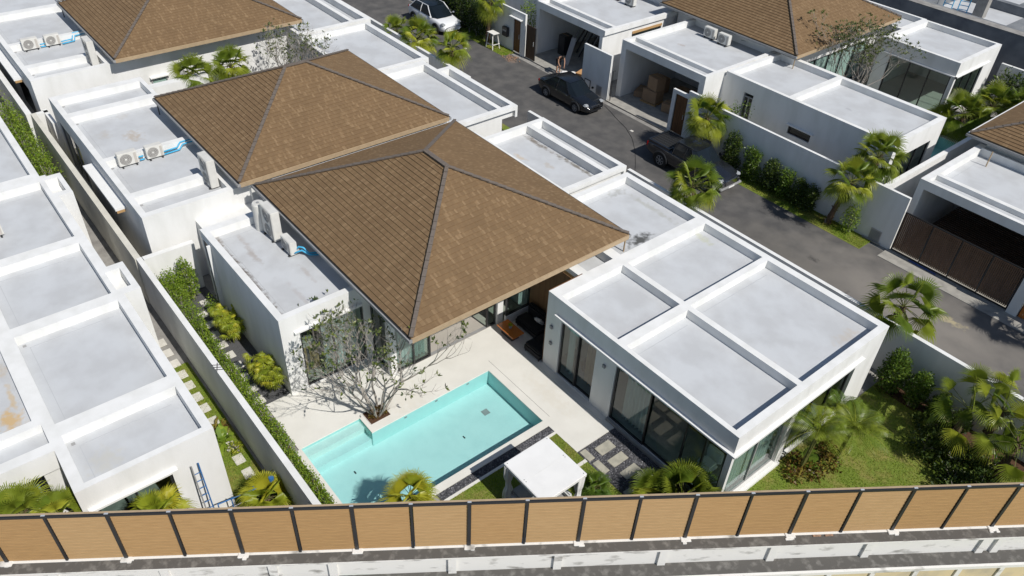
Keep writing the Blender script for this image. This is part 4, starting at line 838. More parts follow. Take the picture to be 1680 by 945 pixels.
def frangipani(label, x, y, h, spread, stems=6, seed=3, leafn=5, dens=1.0, m='leafolive', z0=0):
    rnd = random.Random(seed); t = thing('frangipani_tree', label, 'tree', (x, y, z0)); B = MB(); Lf = MB()
    def leaves(p, d):
        if rnd.random() > dens: return
        for _ in range(rnd.randint(leafn - 2, leafn + 3)):
            v = (d * .5 + Vector((rnd.uniform(-1, 1), rnd.uniform(-1, 1), rnd.uniform(-.5, .7)))).normalized(); l = rnd.uniform(.10, .18); s = v.cross(Vector((rnd.uniform(-1, 1), rnd.uniform(-1, 1), 1))).normalized() * l * .20
            Lf.add([p, p + v * l * .55 + s, p + v * l, p + v * l * .55 - s], [(0, 1, 2, 3)], rnd.random() ** 2)
    def branch(p, d, l, r, dep):
        pts = [p]; dd = d.copy()
        for k in range(4):
            dd = (dd + Vector((rnd.uniform(-.22, .22), rnd.uniform(-.22, .22), rnd.uniform(-.05, .16)))).normalized(); pts.append(pts[-1] + dd * l / 4)
        B.tube(pts, [r, r * .88, r * .8, r * .72, r * .62], 6 if r > .02 else 4)
        if dep <= 0: leaves(pts[-1], dd); return
        if dep <= 2 and rnd.random() < .25: leaves(pts[2], dd)
        for k in range(rnd.choice((2, 3, 3))):
            v = (dd + Vector((rnd.uniform(-.85, .85), rnd.uniform(-.85, .85), rnd.uniform(-.25, .5)))).normalized()
            branch(pts[-1], v, l * rnd.uniform(.6, .85), max(.004, r * .60), dep - 1)
    for s in range(stems):
        a = 2 * math.pi * s / stems + rnd.uniform(-.3, .3); tilt = rnd.uniform(.35, 1.0) * spread
        d = Vector((math.cos(a) * tilt, math.sin(a) * tilt, 1)).normalized(); p = Vector((math.cos(a) * .12, math.sin(a) * .12, 0))
        branch(p, d, h * rnd.uniform(.30, .38), .048 * rnd.uniform(.75, 1.15), 5)
    B.build('trunk', 'bark', t); Lf.build('crown', m, t); return t

# ------------------------------------------------------------------ trees and plants of the main garden
frangipani('bare-branched frangipani tree in the square planter beside the pool', -1.5, -6.33, 3.9, .74, 8, 11, 4, .30)
single('planter_plants', (lambda m: (leaf_cloud(m, (-1.52, -6.3, .12), (.28, .35, .18), 260, .10, asp=.35), m)[1])(MB()), 'leafred', 'low dry brownish plants at the foot of the poolside frangipani', 'plants')
frangipani('multi-stemmed frangipani in the courtyard between the two left roofs', -24.3, 2.0, 4.6, .35, 6, 5, 4, .35)
frangipani('dense twisted frangipani in the courtyard across the street', -5.7, 28.6, 5.2, .6, 6, 23, 6, .7)
g_ = 'rhapis palm clumps against the left wing'
def rhapis(label, x, y, n, h, m='leafyellow', s=1.0):
    t = thing('lady_palm', label, 'palm', (x, y, 0), 0, g_); C = MB(); S = MB()
    for i in range(n):
        ox, oy = random.uniform(-.62, .62) * s, random.uniform(-.28, .28) * s; hh = h * random.uniform(.55, 1.05)
        S.tube([(ox * .7, oy * .7, 0), (ox, oy, hh)], .012, 4)
        for k in range(3):
            a = random.uniform(0, 6.28); d = Vector((math.cos(a), math.sin(a), random.uniform(-.1, .8))).normalized(); p = Vector((ox, oy, hh - k * .12))
            fan_leaf(C, p + d * .16, d, Vector((0, 0, 1)), random.uniform(.2, .32), random.uniform(.5, 1) if random.random() < .25 else random.uniform(0, .4), n=9, spread=2.6, droop=.5, cut=.35)
    C.build('crown', m, t); S.build('stems', 'stalk', t)
rhapis('yellow green lady palm clump midway along the left wing wall', -8.25, -8.66, 56, 1.1); rhapis('brighter lady palm clump at the near corner of the left wing', -5.05, -8.62, 54, 1.1)
shrub('shrub', 'small round shrub beside the dark slatted window of the left wing', (-10.0, -8.62, .35), (.33, .28, .38), 420, .06, 'leafbright', asp=.6)
shrub('tall_bush', 'tall bright green bush, left of the pair against the cross wall', (-11.15, -9.6, .85), (.5, .46, .95), 2300, .07, 'leafbright', 'bright bushes of the side garden', asp=.6)
shrub('tall_bush', 'tallest bright green bush, right of the pair against the cross wall', (-11.3, -8.95, 1.0), (.46, .4, 1.05), 2200, .07, 'leafbright', 'bright bushes of the side garden', asp=.6)
shrub('tall_bush', 'dark feathery little bush against the long wall behind the bright bushes', (-11.4, -10.0, .85), (.35, .25, .75), 600, .08, 'leaf', 'bright bushes of the side garden', asp=.3)
cl = []; x = -10.8
while x < 1.5:
    f = (x + 10.8) / 12.3; hh = .50 - .17 * f + random.uniform(-.07, .07) + (.16 if x < -8.8 else 0); cl.append(((x, -9.68 + .05 * math.sin(x * 2), .12 + hh * 1.05), (.38, (.50 if x < -8.8 else .38) - .10 * f, hh * 1.15), 700)); x += .42
shrub('hedge', 'long low leafy hedge along the white wall from the bushes to the pool', None or (-4.5, -9.85, 0), None, 0, .06, 'leafbright', None, 'hedge', asp=.6, clouds=cl)
shrub('hedge', 'clipped hedge growing in the side passage at the left edge', (-24.5, -11.3, 0), None, 0, .075, 'leafbright', None, 'hedge', asp=.6,
      clouds=[((-29.8 + i * .5, -11.15 - .1 * math.sin(i), 1.1), (.42, .5, 1.2), 620) for i in range(17)])
shrub('shrub', 'small yellowish shrub beside the second villa in the narrow passage', (-24.6, -10.0, .4), (.5, .12, .5), 200, .1, 'leafyellow', asp=.4)
def broadleaf(name, label, x, y, n, L, m='leaf', z0=0, w=.22, up=.9):
    t = thing(name, label, 'plant', (x, y, z0)); C = MB()
    for i in range(n):
        a = random.uniform(0, 6.28); e = random.uniform(.3, 1.2) * up; l = L * random.uniform(.6, 1.1); d = Vector((math.cos(a) * math.cos(e), math.sin(a) * math.cos(e), math.sin(e))); s = d.cross(Vector((0, 0, 1))).normalized() * l * w / 2
        pts = [Vector((random.uniform(-.1, .1), random.uniform(-.1, .1), 0)) + d * l * q + Vector((0, 0, -.35 * l * q * q)) for q in (0, .3, .65, 1)]; tt = random.random() * .8
        C.add([pts[0], pts[1] + s * .8, pts[1] - s * .8, pts[2] + s, pts[2] - s, pts[3]], [(0, 1, 2), (1, 3, 4, 2), (3, 5, 4)], tt)
    C.build('leaves', m, t); return t
broadleaf('canna_plant', 'bright green broad-leaved plant in the grass strip of the near left villa', -3.6, -10.95, 22, .75, 'leafbright')
broadleaf('canna_plant', 'broad-leaved plant with reddish base next to the brightest canna', -4.2, -10.9, 14, .5, 'leafred')
shrub('shrub', 'small shrub with pale cream flowers in the grass strip', (-2.9, -10.85, .2), (.28, .22, .2), 200, .07, 'leafyellow')
palm('fan_palm', 'broad spiky fan palm behind the front fence beside the blue railing', -.15, -10.98, .55, 12, .62, .35, yellow=.35, emin=0, seg=24, m='leafyellow', group='fan palms behind the front fence')
palm('fan_palm', 'fan palm behind the front fence below the near villa window', -.35, -13.85, 1.9, 13, .6, .35, yellow=.35, emin=-.1, seg=24, m='leafyellow', group='fan palms behind the front fence')
palm('fan_palm', 'leftmost fan palm behind the front fence', -2.2, -16.75, 2.35, 12, .65, .4, yellow=.2, emin=0, seg=24, group='fan palms behind the front fence')
palm('fan_palm', 'second fan palm from the left behind the front fence', -1.7, -15.95, 2.2, 10, .55, .35, yellow=.25, emin=0, seg=24, group='fan palms behind the front fence')
palm('fan_palm', 'yellow fan palm casting its shadow on the near end of the pool', 2.85, -7.75, 1.25, 7, .62, .35, yellow=.9, emin=.1, seg=26, m='leafyellow', group='fan palms behind the front fence', spread=2.9)
palm('fan_palm', 'glossy round-leaved fan palm at the corner of the white pavilion', 5.5, -2.55, .25, 7, .42, .28, yellow=0, emin=.2, seg=26, m='leaf', group='fan palms behind the front fence', spread=4.2)
palm('fan_palm', 'bushy fan palm in the corner outside the bedroom glass', 7.55, -.75, .55, 16, .72, .55, yellow=.15, emin=-.1, seg=24, group='fan palms behind the front fence')
palm('fan_palm', 'low fan palm spreading over the stepping stones near the bedroom glass', 6.9, -1.3, .3, 9, .6, .4, yellow=.4, emin=.1, seg=24, group='fan palms behind the front fence')
broadleaf('strap_plant', 'strappy green plant at the near pool corner against the wall', 2.3, -9.75, 16, .8, 'leaf', w=.14)
broadleaf('strap_plant', 'small strappy plant in the narrow bed beside the pool coping', 1.5, -9.75, 9, .5, 'leafbright', w=.14)
g_r = 'palms of the lawn garden'
feather('areca_palm', 'arching feather palm at the corner of the bedroom wing', 8.95, 3.7, 2.3, 11, 1.5, 'leafpalm', g_r, 2)
feather('areca_palm', 'arching feather palm standing in the lawn away from the wall', 9.45, 5.1, 2.1, 12, 1.5, 'leafpalm', g_r, 2)
feather('areca_palm', 'shorter feather palm hugging the bedroom wing wall', 8.75, 5.6, 1.8, 10, 1.2, 'leaf', g_r, 1)
broadleaf('banana_plant', 'broad paddle-leaved green plant between the feather palms', 8.85, 3.9, 14, .9, 'leaf', w=.28)
shrub('copper_shrub', 'low copper brown shrubs at the foot of the feather palms', (9.1, 4.3, .2), None, 0, .11, 'leafred', asp=.5,
      clouds=[((8.8, 3.6, .15), (.4, .4, .22), 260), ((9.3, 3.7, .12), (.45, .35, .2), 260), ((9.5, 4.5, .15), (.4, .5, .2), 260), ((9.1, 5.0, .15), (.4, .4, .22), 220), ((9.0, 3.1, .12), (.35, .3, .2), 200)])
g_w = 'rounded shrubs along the street wall'
shrub('round_shrub', 'tallest rounded shrub by the street wall, nearest the bedroom wing', (8.8, 9.35, 1.05), (.52, .5, 1.05), 3600, .09, 'leaf', g_w, asp=.55)
shrub('round_shrub', 'second rounded shrub by the street wall', (9.75, 9.4, .85), (.42, .42, .85), 2600, .09, 'leaf', g_w, asp=.55)
shrub('round_shrub', 'third rounded shrub by the street wall, lower and lighter', (10.6, 9.45, .65), (.38, .38, .65), 2000, .09, 'leaf', g_w, asp=.55)
shrub('round_shrub', 'smallest rounded shrub by the street wall, under the fan palms', (11.4, 9.45, .5), (.36, .36, .5), 1300, .09, 'leafdark', g_w, asp=.55)
shrub('dark_shrubbery', 'dark dense shrubbery below the big fan palms at the right edge', (12.3, 8.6, .4), None, 0, .12, 'leafdark', asp=.5,
      clouds=[((10.7, 8.75, .3), (.6, .45, .4), 700), ((11.2, 7.7, .3), (.6, .6, .4), 800), ((12.9, 6.6, .3), (.7, .6, .4), 700), ((11.4, 8.4, .35), (.7, .6, .45), 900), ((12.3, 8.0, .35), (.7, .7, .4), 900), ((13.1, 7.6, .4), (.7, .7, .45), 900), ((12.4, 7.2, .3), (.7, .5, .35), 700), ((13.6, 6.8, .3), (.6, .6, .4), 600), ((13.0, 8.6, .4), (.8, .6, .5), 800)])
broadleaf('croton_plant', 'yellow and green croton at the edge of the dark shrubbery', 13.5, 7.1, 16, .5, 'leafyellow')
palm('fan_palm', 'big fan palm arching over the lawn, left of the trio by the street wall', 11.6, 8.6, 1.9, 13, .68, 1.0, big=False, spread=3.0, yellow=.25, emin=-.5, seg=26, group=g_r)
palm('fan_palm', 'big fan palm in the middle of the trio by the street wall', 12.35, 8.9, 2.5, 14, .66, .95, big=False, spread=3.0, lean=(.1, -.2), yellow=.15, emin=-.6, seg=26, group=g_r)
palm('fan_palm', 'big fan palm at the right edge with some yellow leaves', 13.3, 8.2, 2.1, 14, .66, .95, big=False, spread=3.0, yellow=.3, emin=-.6, seg=26, group=g_r)
# street palms
g_s = 'fan palms planted along the street'
palm('street_palm', 'lone shaggy palm between the pickup and the main villa wall', -2.45, 10.78, 2.75, 18, .62, .75, yellow=.1, skirt=4, group=g_s)
palm('street_palm', 'tall drooping palm leaning over the wall opposite the slatted gate', 7.55, 10.75, 2.6, 15, .66, .85, lean=(.15, .1), yellow=.06, skirt=3, emin=-.9, group=g_s)
palm('street_palm', 'leftmost palm of the three in front of the white car', -26.9, 10.8, 1.9, 16, .55, .6, yellow=.06, group=g_s)
palm('street_palm', 'bright bushy palm in the middle of the three near the white car', -24.3, 10.85, 2.3, 20, .62, .75, yellow=.25, skirt=2, group=g_s)
palm('street_palm', 'palm with thin bare trunk, right of the three near the white car', -21.0, 10.95, 2.8, 16, .55, .6, yellow=.2, tr=.07, skirt=5, group=g_s)
palm('street_palm', 'bright yellow green palm above the dark pickup', -6.45, 17.35, 2.35, 18, .68, .75, lean=(-.5, -.1), yellow=.45, m='leafpalm', skirt=0, group=g_s)
palm('street_palm', 'leaning palm at the end of the street hedge', .98, 17.45, 2.6, 18, .62, .7, lean=(.5, -.15), yellow=.2, group=g_s)
palm('street_palm', 'tall palm behind the street wall at the corner of the long blank villa', 1.6, 18.9, 3.4, 18, .65, .75, yellow=.15, group=g_s)
palm('street_palm', 'bare-trunked palm beside the black mailbox cut by the picture top', -25.85, 17.35, 2.9, 14, .6, .6, lean=(.3, 0), yellow=.2, skirt=4, group=g_s)
palm('street_palm', 'palm outside the right picture edge throwing its shadow by the gate', 13.4, 17.3, 3.6, 18, .75, .85, yellow=.1, group=g_s)
palm('courtyard_palm', 'left palm of the pair behind the second villa roof', -25.35, -2.75, 2.85, 18, .66, .6, yellow=.15, skirt=2, group='palms in the court of the third villa')
palm('courtyard_palm', 'right palm of the pair behind the second villa roof', -25.35, -.65, 2.85, 18, .66, .6, yellow=.15, skirt=2, group='palms in the court of the third villa')
palm('courtyard_palm', 'low yellowing palm between the court palms and the second villa roof', -24.4, -3.2, 1.9, 9, .45, .4, yellow=.8, group='palms in the court of the third villa', m='leafyellow')
palm('garden_palm', 'nearest palm beside the far glazed wing', .1, 31.9, 1.3, 18, .8, .8, yellow=.05, group='palms of the far garden')
palm('garden_palm', 'palm behind the nearest one in the far garden', .6, 34.2, 1.4, 18, .8, .8, yellow=.05, group='palms of the far garden')
palm('garden_palm', 'palm hanging over the edge of the far teal pool', -.9, 31.4, .7, 10, .6, .5, yellow=.5, group='palms of the far garden')
palm('garden_palm', 'rightmost palm of the far garden near the brown roof', 2.0, 35.2, 1.5, 16, .8, .8, yellow=.05, group='palms of the far garden')
shrub('hedge', 'tall dark hedge behind the far garden palms', (1.0, 38.2, 1), None, 0, .16, 'leafdark', None, 'hedge', asp=.55, clouds=[((-.6 + i * .8, 38.2, 1.1), (.7, .6, 1.3), 600) for i in range(9)])
# street hedge bushes
g_h = 'columnar bushes along the street wall across the street'
for i, (x, hh, n, l) in enumerate(((-5.15, 2.05, 1500, 'tallest clipped bush, nearest the dark pickup'), (-3.85, 1.85, 1400, 'second clipped bush from the pickup, speckled bright'), (-2.65, 1.65, 1300, 'third clipped bush from the pickup'), (-1.75, 1.5, 1100, 'fourth clipped bush from the pickup'), (-1.0, 1.45, 1100, 'fifth clipped bush from the pickup'), (-.35, 1.35, 1000, 'last clipped bush of the row, beside the leaning palm'))):
    shrub('clipped_bush', l + ' on the street verge', (x, 17.5, hh / 2), None, 0, .09, 'leafdark' if i not in (1, 3) else 'leaf', g_h, asp=.55, clouds=[((x, 17.5, hh * .27), (.62 if i < 3 else .46, .38, hh * .30), n), ((x + random.uniform(-.08, .08), 17.52, hh * .70), (.50 if i < 3 else .36, .33, hh * .36), n)])
shrub('clipped_bush', 'conical light green bush between the leaning palm and the louvred vent', (1.95, 17.5, .8), (.42, .3, .85), 1300, .08, 'leafbright', asp=.4)
for i in range(7):
    shrub('tall_hedge_bush', ('first', 'second', 'third', 'fourth', 'fifth', 'sixth', 'last')[i] + ' tall hedge bush behind the white car counted from the left', (-31.6 + i * .85, 17.62, 1.35), (.55, .38, 1.4), 1900, .11, 'leafdark', 'tall hedge behind the white car', asp=.5)
shrub('shrub', 'bright climbing shrub behind the street wall beside the wooden door', (-24.0, 19.3, 1.6), (.7, .5, 1.6), 1200, .11, 'leafbright')
shrub('shrub', 'leafy shrub in the gap behind the yellow green palm', (-6.7, 19.5, 1.4), (.6, .5, 1.4), 900, .1, 'leaf')
shrub('dry_plant', 'dry twiggy plant at the foot of the leaning street palm', (.9, 17.4, .15), (.45, .3, .22), 160, .12, 'leafred', asp=.2)

# ------------------------------------------------------------------ front fence on the old wall (own local frame: X along the fence, -Y outwards)
ANG = math.atan2(20.56, 14.5); FO = Vector((-.3, -16.17, 0))
fw = thing('panel_fence', 'tan composite panel fence with black posts along the whole picture bottom', 'fence', (FO.x, FO.y, 2.12), ANG)
S0 = [-3.0, -1.52, 0, 1.60, 3.15, 4.68, 6.22, 7.73, 9.33, 10.80, 12.33, 13.95, 15.42, 16.87, 18.38, 20.05, 21.53, 23.06, 24.6, 26.15, 27.7]
S0 = [-4.5, -2.95, -1.48] + [1.48 * i for i in range(0, 20)]
for i, s in enumerate(S0):
    thick = .045 if i % 2 == 0 else .03
    MB().box(s - thick, s + thick, -.05, .045, 0, 1.84).build('post', 'black', fw)
    MB().box(s - .05, s + .05, -.05, -.005, 1.921, 1.93).build('post_cap', 'steelcap', fw)
    if i % 2 == 0:
        b = MB(); leafpts = []
        b.rbox(s - .13, s + .15, -.16, .0, -.02, .028, .012)
        for _ in range(4):
            ax, ay = s + random.uniform(-.12, .14), random.uniform(-.2, -.02); b.rbox(ax - .05, ax + .06, ay - .03, ay + .03, -.02, random.uniform(.01, .03), .008)
        b.build('mortar_pad', 'oldwhite', fw)
    if i < len(S0) - 1:
        a, e = s + .05, S0[i + 1] - .05; mb = MB(); n = 26; hh = 1.80 / n
        for k in range(n): mb.box(a, e, -.014 - .004 * (k % 2), .012, .02 + k * hh, .02 + (k + .86) * hh)
        mb.box(a, e, -.004, .004, .02, 1.82)
        mb.build('panel', random.choice(('fence', 'fence', 'fence2', 'fence3')), fw)
MB().box(-4.6, 28.2, -.06, -.012, 1.845, 1.92).build('top_rail', 'black', fw); MB().box(-4.6, 28.2, -.011, .05, 1.85, 1.918).build('top_rail', 'tan', fw)
ow = thing('old_wall', 'weathered white boundary wall with dark mossy copings below the panel fence', 'wall', (FO.x, FO.y, -1.4), ANG)
MB().box(-6, 30, -.30, .12, 1.35 + 1.4, 2.10 + 1.4).build('wall', 'oldwhite', ow)
MB().box(-6, 30, -.075, .16, 3.505, 3.522).build('mortar_strip', 'oldwhite', ow)
MB().box(-6, 30, -.37, -.0751, 3.45, 3.512).build('coping', 'weather', ow)
MB().box(-6, 30, -.385, -.371, 3.44, 3.50).build('coping_lip', 'oldwhite', ow)
MB().box(-6, 30, -.72, .10, 1.8, 2.72).build('lower_wall', 'oldcream', ow)
MB().box(-6, 30, -.70, -.302, 2.722, 2.75).build('ledge', 'weather', ow); MB().box(-6, 30, -.78, -.701, 2.62, 2.745).build('ledge_lip', 'oldwhite', ow)
MB().box(-6, 30, -1.0, .1, 0, 1.79).build('base_wall', 'oldcream', ow)
for k, s in enumerate((-3.1, -.3, 2.45, 5.2, 6.75, 9.9, 12.75, 15.65, 18.75, 21.5, 24.9, 25.35, 28)):
    MB().box(s - .10, s + .12, -.37, -.301, 2.7505, 3.435).build('pilaster', 'oldwhite', ow)
for k in range(26): MB().box(-4 + k * 1.28, -3.86 + k * 1.28, -.765, -.721, 1.8, 2.615).build('lower_pilaster', 'oldwhite', ow)
struct('outer_ground', MB().box(5, 60, -60, -20, -1.45, -1.4), 'concrete')
# pieces of broken brick lying on the coping
for s, o in ((20.0, .0), (20.35, .03), (22.2, .02)):
    mb = MB(); mb.rbox(-.12, .12, -.03, .03, 0, .03, .008); q = mb.build('brick_chip', 'brick'); q.location = FO + Vector((math.cos(ANG) * s + math.sin(ANG) * .12, math.sin(ANG) * s - math.cos(ANG) * .12, 2.113)); q.rotation_euler = (0, 0, ANG + o)
    tag(q, ('first' if s == 20.0 else 'second' if s < 21 else 'third') + ' thin brick chip lying on the dark coping from the left', 'brick chip', 'brick chips on the coping')

# ------------------------------------------------------------------ paving stones
PG = 'rectangular stepping stones in the black pebbles'
def slab(label, x0, x1, y0, y1, z0, z1, m='stone', grp=PG, name='paving_slab'):
    mb = MB(); mb.rbox(x0, x1, y0, y1, z0, z1, .008); single(name, mb, m, label, 'paving slab', grp)
for l, r in (('stepping stone nearest the terrace, row by the glass', (4.2, 4.58, -1.31, -.65)), ('second stepping stone from the terrace, row by the glass', (4.83, 5.18, -1.33, -.65)),
             ('third stepping stone from the terrace, partly in palm shadow', (5.44, 5.79, -1.35, -.66)), ('fourth stepping stone, half under the fan palm leaves', (6.07, 6.48, -1.3, -.47)),
             ('narrow stepping stone turned across, near the round-leaved palm', (4.62, 5.17, -1.80, -1.53)), ('narrow stepping stone beyond the palm shadow by the fence', (6.05, 6.6, -1.82, -1.5)),
             ('small stepping stone hidden by the pavilion corner', (4.02, 4.5, -1.82, -1.56)), ('last stepping stone beneath the bushy corner palm', (6.75, 7.15, -1.2, -.5))):
    slab(l, *r, -.03, .012)
G2 = 'pale square slabs of the side garden path'
ords = ['first', 'second', 'third', 'fourth', 'fifth', 'sixth', 'seventh', 'eighth', 'ninth', 'tenth', 'eleventh', 'twelfth']
ys = [-8.85, -9.2, -9.2, -9.3, -9.3, -9.3, -9.3, -9.45, -9.45, -9.5]
for i in range(10):
    x = -10.95 + i * .69; y = ys[i]; slab(ords[i] + ' pale slab of the side path counted from the cross wall', x, x + .38, y, y + (.42 if i > 6 else .34), -.03, .004, 'stonew', G2)
G3 = 'pale stepping stones in the grass strip'
for i in range(12):
    x = -9.65 + i * .69 + random.uniform(-.03, .03); slab(ords[i] + ' stepping stone of the grass strip counted from the narrow end', x, x + .42, -11.08, -10.76, -.03, .006, 'stonew', G3)

# ------------------------------------------------------------------ white pavilion by the pool
gz = thing('pavilion', 'white canopied daybed pavilion with tied curtains on the grass beside the pool', 'pavilion', (4.76, -4.2, -.02))
zt = 1.70
P(gz, 'canopy', MB().rbox(3.84, 5.68, -5.03, -3.27, zt - .05, zt, .015), 'fabric')
P(gz, 'valance', solid([('+', 3.85, 5.67, -5.02, -3.28, zt - .14, zt - .052), ('-', 3.88, 5.64, -4.99, -3.31, zt - .14, zt - .052)]), 'fabric')
for x, y in ((3.93, -4.94), (3.93, -3.36), (5.59, -3.36), (5.59, -4.94)): P(gz, 'post', MB().box(x - .025, x + .025, y - .025, y + .025, -.02, zt - .053), 'white2')
def tied(x, y):
    mb = MB(); n = 26; k = 14; vs = []; 
    for i in range(k):
        f = i / (k - 1); z = zt - .06 - f * (zt - .12); w = .15 * (1 - .62 * math.exp(-((f - .55) / .16) ** 2)) + .01
        for j in range(n):
            a = 2 * math.pi * j / n; r = w * (1 + .22 * math.sin(a * 6 + f * 2)); vs.append((x + math.cos(a) * r * .8, y + math.sin(a) * r, z))
    mb.add(vs, [(i * n + j, i * n + (j + 1) % n, (i + 1) * n + (j + 1) % n, (i + 1) * n + j) for i in range(k - 1) for j in range(n)]); P(gz, 'curtain', mb, 'fabric', smooth=True)
tied(3.98, -4.9); tied(5.55, -3.42); tied(3.98, -3.42)
P(gz, 'bed_base', MB().rbox(3.98, 5.55, -4.9, -3.42, .02, .28, .015), 'white2'); P(gz, 'mattress', MB().rbox(4.02, 5.5, -4.85, -3.47, .282, .42, .05), 'grey')
P(gz, 'seam', MB().box(4.75, 4.765, -5.0, -3.3, zt + .0005, zt + .003), 'white')
for x, y in ((3.92, -4.95), (3.92, -3.35), (5.6, -3.35), (5.6, -4.95), (4.72, -3.38), (4.80, -3.38), (4.7, -4.93), (4.79, -4.93)): P(gz, 'bolt', MB().disc((x, y, zt + .002), (0, 0, 1), .016, 8), 'black')
single('cushion', MB().rbox(5.1, 5.45, -3.65, -3.5, .42, .65, .05), 'cushion', 'white cushion on the pavilion daybed near the right post', 'cushion')

# ------------------------------------------------------------------ blue steel railing and ladders by the near villa
ld = thing('ladder', 'tall grey and blue steel ladder leaning against the near left villa wall', 'ladder', (-.7, -12.4, 0))
for y in (-12.62, -12.42): P(ld, 'rail', MB().tube([(-.55, y, 0), (-.9, y + .02, 2.55)], .022, 6), 'bluesteel' if y > -12.5 else 'grey')
for k in range(8): z = .25 + k * .28; P(ld, 'rung', MB().tube([(-.55 - .35 * z / 2.55, -12.62, z), (-.55 - .35 * z / 2.55, -12.42, z)], .014, 6), 'bluesteel')
rl = thing('steel_railing', 'blue painted steel rail with small braces crossing the end of the grass strip', 'railing', (-.4, -11.3, 0))
P(rl, 'top_bar', MB().tube([(-.6, -12.3, .85), (-.45, -11.2, .85), (-.35, -10.65, .9)], .022, 6), 'bluesteel'); P(rl, 'lower_bar', MB().tube([(-.6, -12.3, .45), (-.4, -10.7, .5)], .016, 6), 'grey')
for y in (-12.3, -11.9, -11.2, -10.7): P(rl, 'post', MB().tube([(-.5, y, 0), (-.5, y, .95)], .02, 6).tube([(-.5, y, .5), (-.3, y + .15, 0)], .015, 6), 'bluesteel')
P(rl, 'clamp', MB().rbox(-.42, -.28, -10.75, -10.6, .75, 1.15, .02), 'bluesteel')
mk = thing('spray_mark', 'black painted tag mark on top of the long white wall', 'mark', (-4.6, -10.38, 2.2))
for i in range(3): P(mk, 'stroke', MB().bar((-4.8 + i * .13, -10.44, 2.203), (-4.66 + i * .13, -10.22, 2.203), .03, .004), 'black')
P(mk, 'stroke', MB().bar((-4.8, -10.25, 2.208), (-4.42, -10.42, 2.208), .025, .004), 'black')

# ------------------------------------------------------------------ vehicles (local X forward)
def loft(rows, close=True):
    mb = MB(); n = len(rows[0])
    for r in rows: mb.v += r; mb.t += [0.0] * n
    for i in range(len(rows) - 1):
        for k in range(n - 1): mb.f.append((i * n + k, i * n + k + 1, (i + 1) * n + k + 1, (i + 1) * n + k))
    if close: mb.f.append(tuple(range(n))[::-1]); mb.f.append(tuple((len(rows) - 1) * n + k for k in range(n)))
    return mb
def smooth_obj(o, lv=1, ang=40):
    for p in o.data.polygons: p.use_smooth = True
    md = o.modifiers.new('sub', 'SUBSURF'); md.levels = lv; md.render_levels = lv
def section(w, zb, zt, crown=.03):
    h = [(0, zb), (w * .86, zb), (w * .97, zb + .10), (w, zb + (zt - zb) * .45), (w * .985, zb + (zt - zb) * .72), (w * .93, zt - .035), (w * .80, zt), (w * .4, zt + crown * .8), (0, zt + crown)]
    return h
